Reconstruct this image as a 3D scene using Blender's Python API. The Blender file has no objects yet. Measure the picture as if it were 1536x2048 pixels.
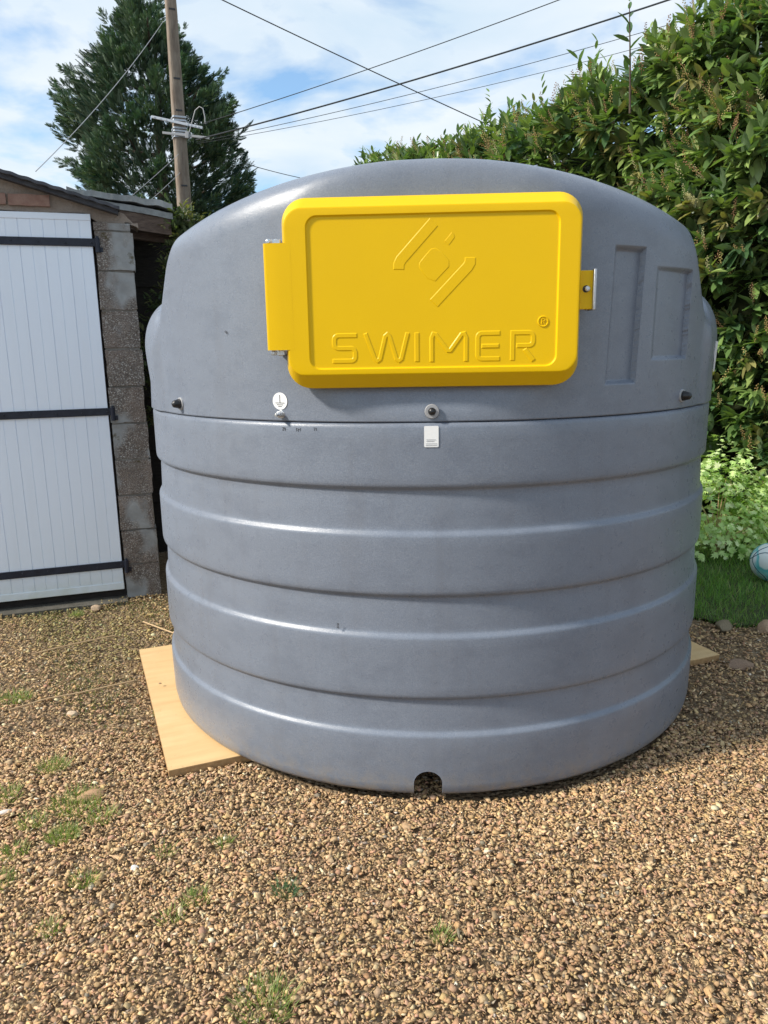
import bpy, bmesh, math, random
import numpy as np
from mathutils import Vector, Matrix
S = bpy.context.scene
COL = S.collection
R_ = math.radians
rng = np.random.default_rng(11)
random.seed(5)

# ---------------------------------------------------------------- camera
HC = 1.443
cam = bpy.data.cameras.new('camera'); camo = bpy.data.objects.new('camera', cam); COL.objects.link(camo)
camo.location = (0, 0, HC)
camo.matrix_world = Matrix.Translation((0, 0, HC)) @ Matrix.Rotation(math.pi/2-0.2135, 4, 'X') @ Matrix.Rotation(-0.0169, 4, 'Z')
cam.sensor_fit = 'VERTICAL'; cam.sensor_height = 24; cam.lens = 24*1531.3/2048
cam.clip_start = 0.05; cam.clip_end = 2000
S.camera = camo

# ---------------------------------------------------------------- light
SUN_DIR = Vector((-.945, -.315, 0)).normalized(); SUN_EL = R_(39)
sd = Vector((SUN_DIR.x*math.cos(SUN_EL), SUN_DIR.y*math.cos(SUN_EL), math.sin(SUN_EL)))
sl = bpy.data.lights.new('sun', 'SUN'); sl.energy = 4.25; sl.angle = R_(6); sl.color = (1, .93, .82)
so = bpy.data.objects.new('sun', sl); COL.objects.link(so)
so.rotation_euler = sd.to_track_quat('Z', 'Y').to_euler()
W = bpy.data.worlds.new('World'); S.world = W; W.use_nodes = True
nt = W.node_tree; N = nt.nodes; L = nt.links; N.clear()
out = N.new('ShaderNodeOutputWorld'); bg = N.new('ShaderNodeBackground'); bg.inputs[1].default_value = .15
sky = N.new('ShaderNodeTexSky'); sky.sky_type = 'NISHITA'; sky.sun_disc = False
sky.sun_elevation = SUN_EL; sky.sun_rotation = math.atan2(sd.x, sd.y)
tc = N.new('ShaderNodeTexCoord'); sep = N.new('ShaderNodeSeparateXYZ'); L.new(tc.outputs['Generated'], sep.inputs[0])
def wm(op, a, b=None, c=None):
    n = N.new('ShaderNodeMath'); n.operation = op
    for i, v in enumerate((a, b, c)):
        if v is None: continue
        if isinstance(v, (int, float)): n.inputs[i].default_value = v
        else: L.new(v, n.inputs[i])
    return n.outputs[0]
zz = wm('ADD', wm('MAXIMUM', sep.outputs[2], 0.0), .16)
cx_ = wm('DIVIDE', sep.outputs[0], zz); cy_ = wm('DIVIDE', sep.outputs[1], zz)
cmb = N.new('ShaderNodeCombineXYZ'); L.new(cx_, cmb.inputs[0]); L.new(cy_, cmb.inputs[1])
def wnoise(scale, detail, rough, off):
    mp = N.new('ShaderNodeMapping'); mp.inputs['Location'].default_value = off; L.new(cmb.outputs[0], mp.inputs[0])
    n = N.new('ShaderNodeTexNoise'); n.inputs['Scale'].default_value = scale; n.inputs['Detail'].default_value = detail
    n.inputs['Roughness'].default_value = rough; n.inputs['Distortion'].default_value = .35; L.new(mp.outputs[0], n.inputs[0]); return n.outputs[0]
n1 = wnoise(2.6, 7, .52, (3.1, 1.2, 0)); n2 = wnoise(5.0, 5, .5, (8, 2, 1))
cl = wm('ADD', wm('MULTIPLY', n1, .8), wm('MULTIPLY', n2, .2))
rp = N.new('ShaderNodeValToRGB'); rp.color_ramp.elements[0].position = .385; rp.color_ramp.elements[1].position = .53
rp.color_ramp.elements[0].color = (.1, .1, .1, 1); rp.color_ramp.elements[1].color = (.93, .93, .93, 1)
L.new(cl, rp.inputs[0])
# cloud brightness variation
n3 = wnoise(2.2, 5, .5, (1, 9, 4))
rp2 = N.new('ShaderNodeValToRGB'); rp2.color_ramp.elements[0].position = .3; rp2.color_ramp.elements[1].position = .7
rp2.color_ramp.elements[0].color = (3.6, 4.35, 5.0, 1); rp2.color_ramp.elements[1].color = (4.85, 5.15, 5.4, 1)
L.new(n3, rp2.inputs[0])
mx = N.new('ShaderNodeMix'); mx.data_type = 'RGBA'
L.new(rp.outputs[0], mx.inputs[0])
skm = N.new('ShaderNodeMix'); skm.data_type = 'RGBA'; skm.blend_type = 'MULTIPLY'; skm.inputs[0].default_value = 1
L.new(sky.outputs[0], skm.inputs[6]); skm.inputs[7].default_value = (.82, 1.05, 1.16, 1)
L.new(skm.outputs[2], mx.inputs[6]); L.new(rp2.outputs[0], mx.inputs[7])
L.new(mx.outputs[2], bg.inputs[0]); L.new(bg.outputs[0], out.inputs[0])
S.view_settings.view_transform = 'Standard'; S.view_settings.look = 'None'; S.view_settings.exposure = .38; S.view_settings.gamma = 1

# ---------------------------------------------------------------- materials
def mat(name, col=(.5, .5, .5), rough=.6, metal=0, spec=.5):
    m = bpy.data.materials.new(name); m.use_nodes = True
    b = m.node_tree.nodes['Principled BSDF']
    b.inputs['Base Color'].default_value = (*col, 1); b.inputs['Roughness'].default_value = rough
    b.inputs['Metallic'].default_value = metal; b.inputs['Specular IOR Level'].default_value = spec
    return m
class NB:
    def __init__(s, m): s.t = m.node_tree; s.n = s.t.nodes; s.l = s.t.links; s.b = s.n['Principled BSDF']
    def new(s, ty, **k):
        n = s.n.new(ty)
        for a, v in k.items(): setattr(n, a, v)
        return n
    def put(s, n, i, v):
        if isinstance(v, bpy.types.NodeSocket): s.l.new(v, n.inputs[i])
        else: n.inputs[i].default_value = v
    def co(s, scale=(1, 1, 1), kind='Object', loc=(0, 0, 0)):
        t = s.new('ShaderNodeTexCoord'); m = s.new('ShaderNodeMapping'); m.inputs['Scale'].default_value = scale; m.inputs['Location'].default_value = loc
        s.l.new(t.outputs[kind], m.inputs[0]); return m.outputs[0]
    def noise(s, co, scale, detail=4, rough=.55):
        n = s.new('ShaderNodeTexNoise'); s.put(n, 0, co); n.inputs['Scale'].default_value = scale
        n.inputs['Detail'].default_value = detail; n.inputs['Roughness'].default_value = rough; return n.outputs[0]
    def vor(s, co, scale, out='Distance', feat='F1'):
        n = s.new('ShaderNodeTexVoronoi', feature=feat); s.put(n, 0, co); n.inputs['Scale'].default_value = scale; return n.outputs[out]
    def ramp(s, v, stops):
        r = s.new('ShaderNodeValToRGB'); e = r.color_ramp.elements
        while len(e) < len(stops): e.new(.5)
        for i, (p, c) in enumerate(stops):
            e[i].position = p; e[i].color = (c, c, c, 1) if isinstance(c, (int, float)) else (*c, 1)
        s.l.new(v, r.inputs[0]); return r.outputs[0]
    def mix(s, f, a, b, mode='MIX'):
        n = s.new('ShaderNodeMix', data_type='RGBA', blend_type=mode)
        s.put(n, 0, f); 
        for i, v in ((6, a), (7, b)):
            if isinstance(v, tuple) and len(v) == 3: v = (*v, 1)
            s.put(n, i, v)
        return n.outputs[2]
    def math(s, op, a, b=0.0):
        n = s.new('ShaderNodeMath', operation=op); s.put(n, 0, a); s.put(n, 1, b); return n.outputs[0]
    def bump(s, h, dist, strength=1.0, prev=None):
        n = s.new('ShaderNodeBump'); n.inputs['Distance'].default_value = dist; n.inputs['Strength'].default_value = strength
        s.l.new(h, n.inputs['Height'])
        if prev: s.l.new(prev, n.inputs['Normal'])
        s.l.new(n.outputs[0], s.b.inputs['Normal']); return n.outputs[0]
    def col(s, c): s.l.new(c, s.b.inputs['Base Color'])
    def rough(s, c): s.l.new(c, s.b.inputs['Roughness'])
    def attr(s, name, o='Color'):
        a = s.new('ShaderNodeAttribute'); a.attribute_name = name; return a.outputs[o]

def m_tank():
    m = mat('grey_plastic', (.2, .215, .25), .36); q = NB(m); c = q.co()
    sp = q.noise(c, 260, 3, .7); big = q.noise(c, 2.2, 5, .6); streak = q.noise(q.co((14, 14, 1.2)), 1.0, 5, .6)
    base = q.ramp(sp, [(.28, (.128, .150, .192)), (.5, (.172, .196, .244)), (.74, (.232, .256, .304))])
    base = q.mix(q.ramp(big, [(.3, 0.0), (.75, .45)]), base, (.195, .218, .265))
    base = q.mix(q.ramp(streak, [(.52, 0.0), (.72, .28)]), base, (.145, .152, .175))
    dust = q.noise(q.co((3, 3, 9)), 1.6, 6, .7)
    base = q.mix(q.ramp(dust, [(.60, 0.0), (.82, .18)]), base, (.30, .30, .30))
    tz = q.new('ShaderNodeTexCoord'); sz = q.new('ShaderNodeSeparateXYZ'); q.l.new(tz.outputs['Object'], sz.inputs[0])
    splash = q.math('MULTIPLY', q.ramp(sz.outputs[2], [(.0, .75), (.09, .12), (.22, 0.0)]), q.ramp(q.noise(c, 26, 6, .75), [(.42, 0.0), (.66, 1.0)]))
    base = q.mix(splash, base, (.30, .245, .17))
    blot = q.noise(q.co((1, 1, 1.8), loc=(2, 5, 1)), 7, 6, .72); base = q.mix(q.ramp(blot, [(.36, .26), (.52, 0.0)]), base, (.105, .122, .160))
    q.col(base); q.rough(q.ramp(q.noise(c, 30, 4), [(.3, .25), (.7, .37)]))
    n = q.bump(q.noise(c, 420, 2, .6), .0012, .5)
    q.bump(q.noise(c, 3.0, 3, .5), .010, .5, n)
    return m
def m_yellow():
    m = mat('yellow_paint', (.80, .50, .004), .38, 0, .22); q = NB(m); c = q.co()
    q.col(q.mix(q.ramp(q.noise(c, 6, 5), [(.35, 0.0), (.75, .35)]), (.76, .475, .002), (.70, .428, .003)))
    q.bump(q.noise(c, 300, 2), .0006, .35); q.rough(q.ramp(q.noise(c, 18, 5), [(.3, .28), (.7, .42)]))
    return m
def m_metal(name='steel', col=(.62, .63, .65), r=.28):
    m = mat(name, col, r, 1); q = NB(m); q.rough(q.ramp(q.noise(q.co(), 120, 3), [(.3, r*.7), (.7, r*1.6)])); return m
def m_attr(name, rough=.6, spec=.4, trans=0, vein=False):
    m = mat(name, (.1, .1, .1), rough, 0, spec); q = NB(m); a = q.attr('col')
    g = q.new('ShaderNodeNewGeometry')
    q.col(q.mix(q.math('MULTIPLY', g.outputs['Backfacing'], .35), a, (.30, .36, .20)) if trans else a)
    if trans:
        tr = q.new('ShaderNodeBsdfTranslucent'); ms = q.new('ShaderNodeMixShader')
        q.l.new(q.mix(1.0, a, (1.5, 1.7, .6), 'MULTIPLY'), tr.inputs[0]); ms.inputs[0].default_value = trans
        o = q.n['Material Output']; q.l.new(q.b.outputs[0], ms.inputs[1]); q.l.new(tr.outputs[0], ms.inputs[2]); q.l.new(ms.outputs[0], o.inputs[0])
    return m
def m_stone():
    m = mat('gravel_stone', (.3, .2, .1), .75, 0, .35); q = NB(m); a = q.attr('col'); c = q.co()
    q.col(q.mix(1.0, a, q.ramp(q.noise(c, 160, 4, .7), [(.25, (.62, .60, .58)), (.55, (1, 1, 1)), (.8, (1.2, 1.16, 1.08))]), 'MULTIPLY'))
    q.bump(q.noise(c, 350, 3, .7), .002, .6); return m
def m_ground():
    m = mat('earth', (.1, .07, .045), .95, 0, .2); q = NB(m); c = q.co()
    v = q.vor(c, 62, 'Color'); d = q.vor(c, 62)
    n = q.new('ShaderNodeSeparateColor'); q.l.new(v, n.inputs[0])
    col = q.ramp(n.outputs[0], [(0.0, (.10, .065, .04)), (.35, (.20, .135, .08)), (.7, (.30, .21, .12)), (1.0, (.38, .30, .21))])
    col = q.mix(q.ramp(d, [(.35, 0.0), (.75, .9)]), col, (.21, .15, .09))
    q.col(col); h = q.math('SUBTRACT', 1.0, d)
    q.bump(h, .012, 1.0); return m
def m_white_door():
    m = mat('white_door_panel', (.72, .745, .79), .38); q = NB(m); t = q.new('ShaderNodeTexCoord'); sp = q.new('ShaderNodeSeparateXYZ'); q.l.new(t.outputs['Object'], sp.inputs[0])
    c = q.co()
    dirt = q.math('MULTIPLY', q.ramp(sp.outputs[2], [(.03, 1.0), (.17, .12), (.6, 0.0)]), q.ramp(q.noise(c, 9, 6, .65), [(.3, .3), (.7, 1.0)]))
    col = q.mix(q.math('MULTIPLY', dirt, .6), (.79, .85, .94), (.50, .52, .36))
    col = q.mix(q.ramp(q.noise(q.co((12, 12, .8)), 1.2, 5), [(.5, 0.0), (.8, .25)]), col, (.68, .72, .78))
    q.col(col); return m
def m_block():
    m = mat('concrete_block', (.3, .27, .24), .95, 0, .2); q = NB(m); c = q.co()
    n = q.new('ShaderNodeSeparateColor'); q.l.new(q.vor(c, 150, 'Color'), n.inputs[0]); d = q.vor(c, 150)
    agg = q.ramp(n.outputs[1], [(0.0, (.12, .10, .09)), (.4, (.235, .205, .18)), (.72, (.31, .28, .25)), (.92, (.46, .43, .395)), (1.0, (.60, .57, .54))])
    agg = q.mix(q.ramp(d, [(.3, 0.0), (.7, .8)]), agg, (.13, .11, .095))
    agg = q.mix(q.ramp(q.noise(c, 5, 4), [(.42, 0.0), (.62, .55)]), agg, (.24, .19, .16))
    sm = q.ramp(q.noise(q.co((1, 1, .7), loc=(1.3, 0, .35)), 3.4, 4, .5), [(.51, 0.0), (.58, 1.0)])
    col = q.mix(sm, agg, q.ramp(q.noise(c, 14, 5), [(.3, (.24, .24, .235)), (.7, (.34, .345, .34))]))
    moss = q.ramp(q.noise(q.co(loc=(4, 0, 0)), 7, 6, .7), [(.60, 0.0), (.68, .8)])
    col = q.mix(moss, col, (.075, .06, .022)); q.col(col)
    h = q.math('MULTIPLY', q.math('SUBTRACT', 1.0, d), q.math('SUBTRACT', 1.0, sm))
    n = q.bump(h, .006, .9); q.bump(q.noise(c, 18, 5, .6), .008, .6, n); return m
def m_plaster():
    m = mat('old_render', (.3, .25, .21), .95, 0, .2); q = NB(m); c = q.co()
    col = q.ramp(q.noise(c, 4.5, 7, .65), [(.25, (.17, .135, .11)), (.5, (.29, .24, .20)), (.75, (.38, .33, .285))])
    q.col(q.mix(q.ramp(q.noise(c, 90, 3, .7), [(.5, 0.0), (.75, .5)]), col, (.14, .11, .09)))
    q.bump(q.noise(c, 40, 6, .7), .012, .7); return m
def m_noise(name, a, b, scale, rough=.8, bump=.003, sc=(1, 1, 1), metal=0):
    m = mat(name, a, rough, metal, .35); q = NB(m); c = q.co(sc)
    q.col(q.ramp(q.noise(c, scale, 6, .65), [(.3, a), (.7, b)])); q.bump(q.noise(c, scale*3, 4, .6), bump, .6); return m
def m_ply():
    m = mat('plywood', (.6, .4, .2), .7); q = NB(m); c = q.co((1.2, 9, 9))
    col = q.ramp(q.noise(c, 3, 5, .55), [(.3, (.62, .40, .185)), (.7, (.72, .49, .24))])
    col = q.mix(q.ramp(q.noise(q.co(), 34, 6, .75), [(.60, 0.0), (.72, .6)]), col, (.36, .24, .13))
    col = q.mix(q.ramp(q.noise(q.co(), 3.5, 5, .6), [(.5, 0.0), (.8, .4)]), col, (.78, .60, .36))
    q.col(col); q.bump(q.noise(c, 12, 4), .001, .4); return m
M = dict(tank=m_tank(), yellow=m_yellow(), steel=m_metal(), black=mat('black_plastic', (.012, .012, .014), .35), blackpaint=m_noise('black_ironwork', (.010, .012, .022), (.022, .026, .042), 30, .42, .001),
         stone=m_stone(), ground=m_ground(), door=m_white_door(), block=m_block(), plaster=m_plaster(),
         brick=m_noise('weathered_brick', (.24, .135, .105), (.34, .225, .18), 22, .9, .004),
         roof=m_noise('roof_sheet', (.17, .17, .165), (.36, .37, .36), 9, .9, .006), darkroof=m_noise('bitumen_edge', (.035, .037, .045), (.09, .095, .11), 14, .8, .004),
         beam=m_noise('old_timber', (.07, .045, .035), (.17, .12, .09), 8, .9, .005, (2, 9, 9)), darkwood=m_noise('shaded_boards', (.018, .015, .014), (.045, .037, .032), 7, .9, .003, (3, 3, 12)),
         ply=m_ply(), plyedge=m_noise('board_edge', (.30, .17, .07), (.48, .30, .14), 60, .85, .001),
         leaf=m_attr('laurel_leaf', .28, .5, .22), softleaf=m_attr('soft_leaf', .5, .4, .25), needle=m_attr('conifer_foliage', .6, .3, .08), grass=m_attr('grass_blade', .5, .4, .3),
         pole=m_noise('pole_concrete', (.15, .11, .085), (.30, .25, .20), 7, .95, .006, (3, 3, .7)), white=mat('white_vinyl', (.8, .8, .8), .4), grey=mat('grey_plastic_washer', (.33, .33, .34), .5),
         ink_hole_dark=mat('ink_hole_dark', (.03, .03, .035), .6), bark=m_noise('bark', (.05, .035, .025), (.12, .09, .065), 14, .95, .01, (4, 4, 1)), cable=mat('cable', (.03, .035, .04), .5), galv=m_metal('galvanised', (.48, .50, .53), .5),
         twig=mat('dry_stem', (.52, .36, .20), .8), concrete=m_noise('worn_concrete', (.16, .14, .12), (.30, .28, .25), 12, .95, .006), darkconcrete=m_noise('damp_concrete', (.07, .065, .05), (.16, .145, .12), 12, .95, .006), cream=m_noise('pale_timber', (.62, .50, .38), (.75, .66, .54), 10, .8, .002, (8, 8, 1)),
         shade=m_attr('hedge_dark_core', .95, .1))

# ---------------------------------------------------------------- helpers
def link(o, parent=None):
    COL.objects.link(o)
    if parent: o.parent = parent
    return o
def tag(o, label=None, cat=None, group=None, kind=None):
    if label: o['label'] = label
    if cat: o['category'] = cat
    if group: o['group'] = group
    if kind: o['kind'] = kind
    return o
def empty(name, loc=(0, 0, 0), rz=0):
    o = bpy.data.objects.new(name, None); o.empty_display_size = .1; o.location = loc; o.rotation_euler = (0, 0, rz); return link(o)
def npmesh(name, V, F, m, parent=None, col=None, smooth=False, sharp=None):
    V = np.asarray(V, np.float32); F = np.asarray(F, np.int32); me = bpy.data.meshes.new(name)
    k = F.shape[1]; me.vertices.add(len(V)); me.loops.add(F.size); me.polygons.add(len(F))
    me.vertices.foreach_set('co', V.ravel()); me.loops.foreach_set('vertex_index', F.ravel())
    me.polygons.foreach_set('loop_start', np.arange(0, F.size, k, dtype=np.int32))
    if smooth: me.polygons.foreach_set('use_smooth', np.ones(len(F), bool))
    me.update(calc_edges=True); me.validate()
    if col is not None:
        a = me.attributes.new('col', 'FLOAT_COLOR', 'POINT'); c = np.ones((len(V), 4), np.float32); c[:, :3] = col; a.data.foreach_set('color', c.ravel())
    if sharp: me.set_sharp_from_angle(angle=R_(sharp))
    me.materials.append(m); o = bpy.data.objects.new(name, me); return link(o, parent)
def scatter(name, T, F, P, Rm, sc, col, m, parent=None, smooth=False, jit=None):
    """T (v,3) template, P (n,3), Rm (n,3,3), sc (n,) or (n,3)"""
    n = len(P); sc = np.asarray(sc, float); sc = sc[:, None] if sc.ndim == 1 else sc
    V = np.einsum('nij,nvj->nvi', Rm, T[None]*sc[:, None, :]) + P[:, None]
    Fa = (F[None] + (np.arange(n)*len(T))[:, None, None]).reshape(-1, F.shape[1])
    C = np.repeat(col[:, None], len(T), 1)
    if jit is not None: C = C*jit[None, :, None]
    return V.reshape(-1, 3), Fa, C.reshape(-1, 3)
def merge(parts):
    Vs, Fs, Cs = [], [], []; o = 0
    for V, F, C in parts: Vs.append(V); Fs.append(F+o); Cs.append(C); o += len(V)
    return np.vstack(Vs), np.vstack(Fs), np.vstack(Cs)
def frames(d, roll=None):
    """rotation matrices whose x axis = d, z axis tends up"""
    d = d/np.linalg.norm(d, axis=1, keepdims=True); up = np.tile([0, 0, 1.], (len(d), 1)); up[np.abs(d[:, 2]) > .97] = [1, 0, 0]
    y = np.cross(up, d); y /= np.linalg.norm(y, axis=1, keepdims=True); z = np.cross(d, y)
    if roll is not None:
        c, s = np.cos(roll)[:, None], np.sin(roll)[:, None]; y, z = y*c+z*s, z*c-y*s
    return np.stack([d, y, z], 2)
def bmo(name, bm, m, parent=None, smooth=None, bevel=0, seg=2):
    bmesh.ops.recalc_face_normals(bm, faces=bm.faces)
    me = bpy.data.meshes.new(name); bm.to_mesh(me); bm.free(); me.materials.append(m)
    if smooth is not None:
        me.polygons.foreach_set('use_smooth', [True]*len(me.polygons)); me.set_sharp_from_angle(angle=R_(smooth))
    o = link(bpy.data.objects.new(name, me), parent)
    if bevel:
        b = o.modifiers.new('bevel', 'BEVEL'); b.width = bevel; b.segments = seg; b.limit_method = 'ANGLE'; b.angle_limit = R_(30)
    return o
def box(bm, x0, x1, y0, y1, z0, z1, mtx=None):
    r = bmesh.ops.create_cube(bm, size=1); vs = r['verts']
    for v in vs:
        v.co = Vector((x0+(v.co.x+.5)*(x1-x0), y0+(v.co.y+.5)*(y1-y0), z0+(v.co.z+.5)*(z1-z0)))
        if mtx: v.co = mtx @ v.co
    return vs
def cyl(bm, p, d, r0, r1, l, n=20):
    d = Vector(d).normalized(); q = d.to_track_quat('Z', 'Y').to_matrix().to_4x4()
    bmesh.ops.create_cone(bm, cap_ends=True, segments=n, radius1=r0, radius2=max(r1, 1e-4), depth=l, matrix=Matrix.Translation(Vector(p)+d*l/2) @ q)
def tube(name, pts, r, m, parent=None, n=8):
    pts = [Vector(p) for p in pts]; bm = bmesh.new(); rings = []
    for i, p in enumerate(pts):
        t = (pts[min(i+1, len(pts)-1)]-pts[max(i-1, 0)]).normalized(); a = t.orthogonal().normalized() if i == 0 else (rings_a - t*rings_a.dot(t)).normalized()
        rings_a = a; b = t.cross(a); rr = r[i] if isinstance(r, (list, tuple)) else r
        rings.append([bm.verts.new(p+(a*math.cos(k*2*math.pi/n)+b*math.sin(k*2*math.pi/n))*rr) for k in range(n)])
    for A, B in zip(rings, rings[1:]):
        for k in range(n): bm.faces.new((A[k], A[(k+1) % n], B[(k+1) % n], B[k]))
    bm.faces.new(rings[0][::-1]); bm.faces.new(rings[-1])
    return bmo(name, bm, m, parent, 50)

# ================================================================ GROUND
def gz(x, y):
    return .010*np.sin(x*1.9+1.0)*np.sin(y*1.7+.4)+.006*np.sin(x*4.3+y*3.1)+.004*np.sin(x*9.1-y*7.7)
GZ = -.032
def ground():
    xs = np.concatenate([[-400, -120, -40, -15], np.linspace(-6, 6, 100), [15, 40, 120, 400]]); ys = np.concatenate([[-400, -80, -20, -5], np.linspace(-1, 9, 90), [20, 50, 150, 500]])
    X, Y = np.meshgrid(xs, ys); fade = np.clip(1-np.maximum(np.abs(X)-4, 0)/2, 0, 1)*np.clip(1-np.maximum(np.abs(Y-4)-4, 0)/1.5, 0, 1)
    Z = GZ-.006+gz(X, Y)*fade
    V = np.stack([X, Y, Z], 2).reshape(-1, 3); w = len(xs); i, j = np.meshgrid(np.arange(w-1), np.arange(len(ys)-1)); a = (j*w+i).ravel()
    F = np.stack([a, a+1, a+w+1, a+w], 1)
    o = npmesh('ground', V, F, M['ground'], smooth=True); o['kind'] = 'structure'
ground()
CXT, CYT, PSI = .191, 3.392, -.042
BA = math.atan2(.40, .92)   # board direction
def in_board(x, y, g=0):
    ux, uy = .929, .372; dx, dy = x+.772, y-2.438; s = dx*ux+dy*uy; t = -dx*uy+dy*ux
    return (s > -g) & (s < 2.52+g) & (t > -g) & (t < 1.2+g)
def lawn_edge(x): return 3.87-.29*(x-1.675)+.05*np.sin(x*9)+.03*np.sin(x*23+1)
def gravel():
    def pts(n, x0, x1, y0, y1, keep=1.0):
        return np.stack([rng.uniform(x0, x1, n), rng.uniform(y0, y1, n)], 1)
    A = pts(128000, -2.1, 2.2, 1.15, 2.75); A = A[np.abs(A[:, 0]) < .56*A[:, 1]+.35]
    B = pts(74000, -3.0, 3.0, 2.75, 5.2); B = B[np.abs(B[:, 0]) < .56*B[:, 1]+.35]
    C = pts(26000, -4.2, 4.0, -.3, 5.2); C = C[(np.abs(C[:, 0]) >= .56*C[:, 1]+.33) | (C[:, 1] < 1.15)]
    P = np.vstack([A, B, C]); big = np.concatenate([.94+.06*np.clip((A[:, 1]-1.6)/.9, 0, 1), np.ones(len(B))*1.18, np.ones(len(C))*1.5])
    x, y = P.T
    r = np.hypot(x-CXT, y-CYT); notch = (np.abs(x-(CXT-.062)) < .06) & (y < CYT)
    k = ((r > 1.125) | (notch & (r > .95))) & ~in_board(x, y, .004) & ~((x > 1.35) & (y > lawn_edge(x)+rng.normal(0, .03, len(x)))) & ~((y-4.2) > (x+2.24)*.33+rng.normal(0.04, .03, len(x))-.10*(x < -2.0))
    P, big = P[k], big[k]; x, y = P.T; n = len(P)
    tm = []
    for i in range(9):
        bm = bmesh.new(); q = np.random.default_rng(i); asp = q.uniform(.55, .9)
        for _ in range(9):
            v = q.normal(size=3); v /= np.linalg.norm(v); v *= q.uniform(.72, 1.12); bm.verts.new((v[0]*1.15, v[1]*asp, v[2]*.40))
        bmesh.ops.convex_hull(bm, input=bm.verts); bmesh.ops.triangulate(bm, faces=bm.faces)
        lo = [v for v in bm.verts if not v.link_faces]
        for v in lo: bm.verts.remove(v)
        bm.verts.index_update(); bm.normal_update()
        V = np.array([v.co[:] for v in bm.verts]); F = np.array([[v.index for v in f.verts] for f in bm.faces]); tm.append((V, F)); bm.free()
    pal = np.array([(.47, .315, .17), (.54, .385, .22), (.40, .255, .14), (.58, .43, .26), (.45, .29, .185), (.34, .23, .15), (.54, .36, .18), (.50, .29, .19), (.64, .54, .38), (.28, .23, .18), (.74, .68, .57)])
    pr = np.array([.20, .19, .15, .10, .12, .08, .08, .04, .03, .02, .004]); pr /= pr.sum()
    ci = rng.choice(len(pal), n, p=pr)
    c = pal[ci]*rng.uniform(.74, 1.2, (n, 1))*rng.uniform(.95, 1.05, (n, 3))*np.array([1.16, 1.13, 1.06])
    # damp, slightly mossy corner near the door ; real ground colour patches
    w = np.clip((-x-.55)*1.2, 0, 1)*np.clip((y-2.7)*1.0, 0, 1)*(.65+.35*np.sin(x*5+y*4))
    c = c*(1-w[:, None]*np.array([.45, .33, .50]))
    pt = .5+.5*np.sin(x*2.3+.6)*np.sin(y*2.9+x); c = c*(.86+.22*pt)[:, None]
    s = np.exp(rng.normal(0, .34, n))*.0069*big*np.where(rng.random(n) < .3, .6, 1.); s = np.clip(s, .0028, .017)
    z = GZ+gz(x, y)+s*.25+rng.uniform(0, .0060, n)+.004
    d = rng.normal(size=(n, 3)); d[:, 2] *= .32; Rm = frames(d, rng.normal(0, .45, n))
    parts = []; ti = rng.integers(0, 9, n)
    for i in range(9):
        k = ti == i; parts.append(scatter('', tm[i][0], tm[i][1], np.stack([x, y, z], 1)[k], Rm[k], s[k], c[k], None))
    V, F, C = merge(parts); o = npmesh('gravel', V, F, M['stone'], col=C)
    tag(o, 'loose tan and brown gravel covering the yard', 'gravel', kind='stuff')
    return tm
STONE_T = gravel()
def rock(x, y, s, col, label, sz=(1, .75, .55), rz=0):
    bm = bmesh.new(); q = random.Random(int(x*1000+y*77)); bmesh.ops.create_icosphere(bm, subdivisions=3, radius=1)
    ph = [q.uniform(0, 6) for _ in range(6)]
    cuts = [Vector((q.gauss(0, 1), q.gauss(0, 1), q.gauss(0, .7))).normalized() for _ in range(9)]
    for v in bm.verts:
        p = v.co.normalized(); r = 1
        for cdir in cuts:
            t = p.dot(cdir)
            if t > .72: r = min(r, .72/t)
        r *= 1+.04*math.sin(p.x*9+ph[0])*math.sin(p.y*8+ph[1])
        v.co = Vector((p.x*r*sz[0], p.y*r*sz[1], p.z*r*sz[2]))*s
    me_m = M['stone']; o = bmo('rock', bm, me_m, None, 35)
    a = o.data.attributes.new('col', 'FLOAT_COLOR', 'POINT'); a.data.foreach_set('color', list((*col, 1))*len(o.data.vertices))
    o.location = (x, y, GZ+float(gz(x, y))+s*sz[2]*.55); o.rotation_euler = (0, 0, rz)
    return tag(o, label, 'rock')
rock(-1.0, 2.31, .042, (.44, .27, .15), 'tan rock lying by the largest clump of grass at left', (1.2, .7, .5), .3)
rock(-1.3, 2.91, .026, (.60, .46, .32), 'pale round stone left of the plywood board', (1, .8, .6))
rock(1.63, 3.29, .06, (.30, .20, .135), 'flat brown rock just beyond the right corner of the board', (1.2, .7, .45), .1)
rock(1.77, 3.78, .06, (.24, .19, .12), 'mossy brown rock at the edge of the lawn beside the tank', (1.2, .8, .5), .8)
rock(1.97, 3.72, .065, (.40, .27, .17), 'tan rock on the lawn edge below the ball', (1.2, .8, .6), .2)
rock(2.10, 3.70, .05, (.36, .27, .17), 'rounded rock at the lawn edge, at the right border of the photo', (1, .8, .7), 1.0)
rock(-1.69, 4.26, .035, (.50, .36, .24), 'pale tan rock in front of the white door', (1.1, .8, .6), .5)
rock(.05, 2.13, .021, (.55, .36, .20), 'squarish tan stone just left below the arched notch of the tank', (1, .9, .6), .2)
rock(-.74, 1.95, .017, (.80, .77, .72), 'small white pebble in the gravel at left', (1, .8, .6), .2)
rock(-1.24, 2.22, .022, (.70, .62, .55), 'whitish stone at the left border of the photo', (1.2, .7, .5), .1)
rock(-.12, 1.95, .014, (.76, .70, .58), 'small cream pebble below the tank', (1, .8, .6), .9)

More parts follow.
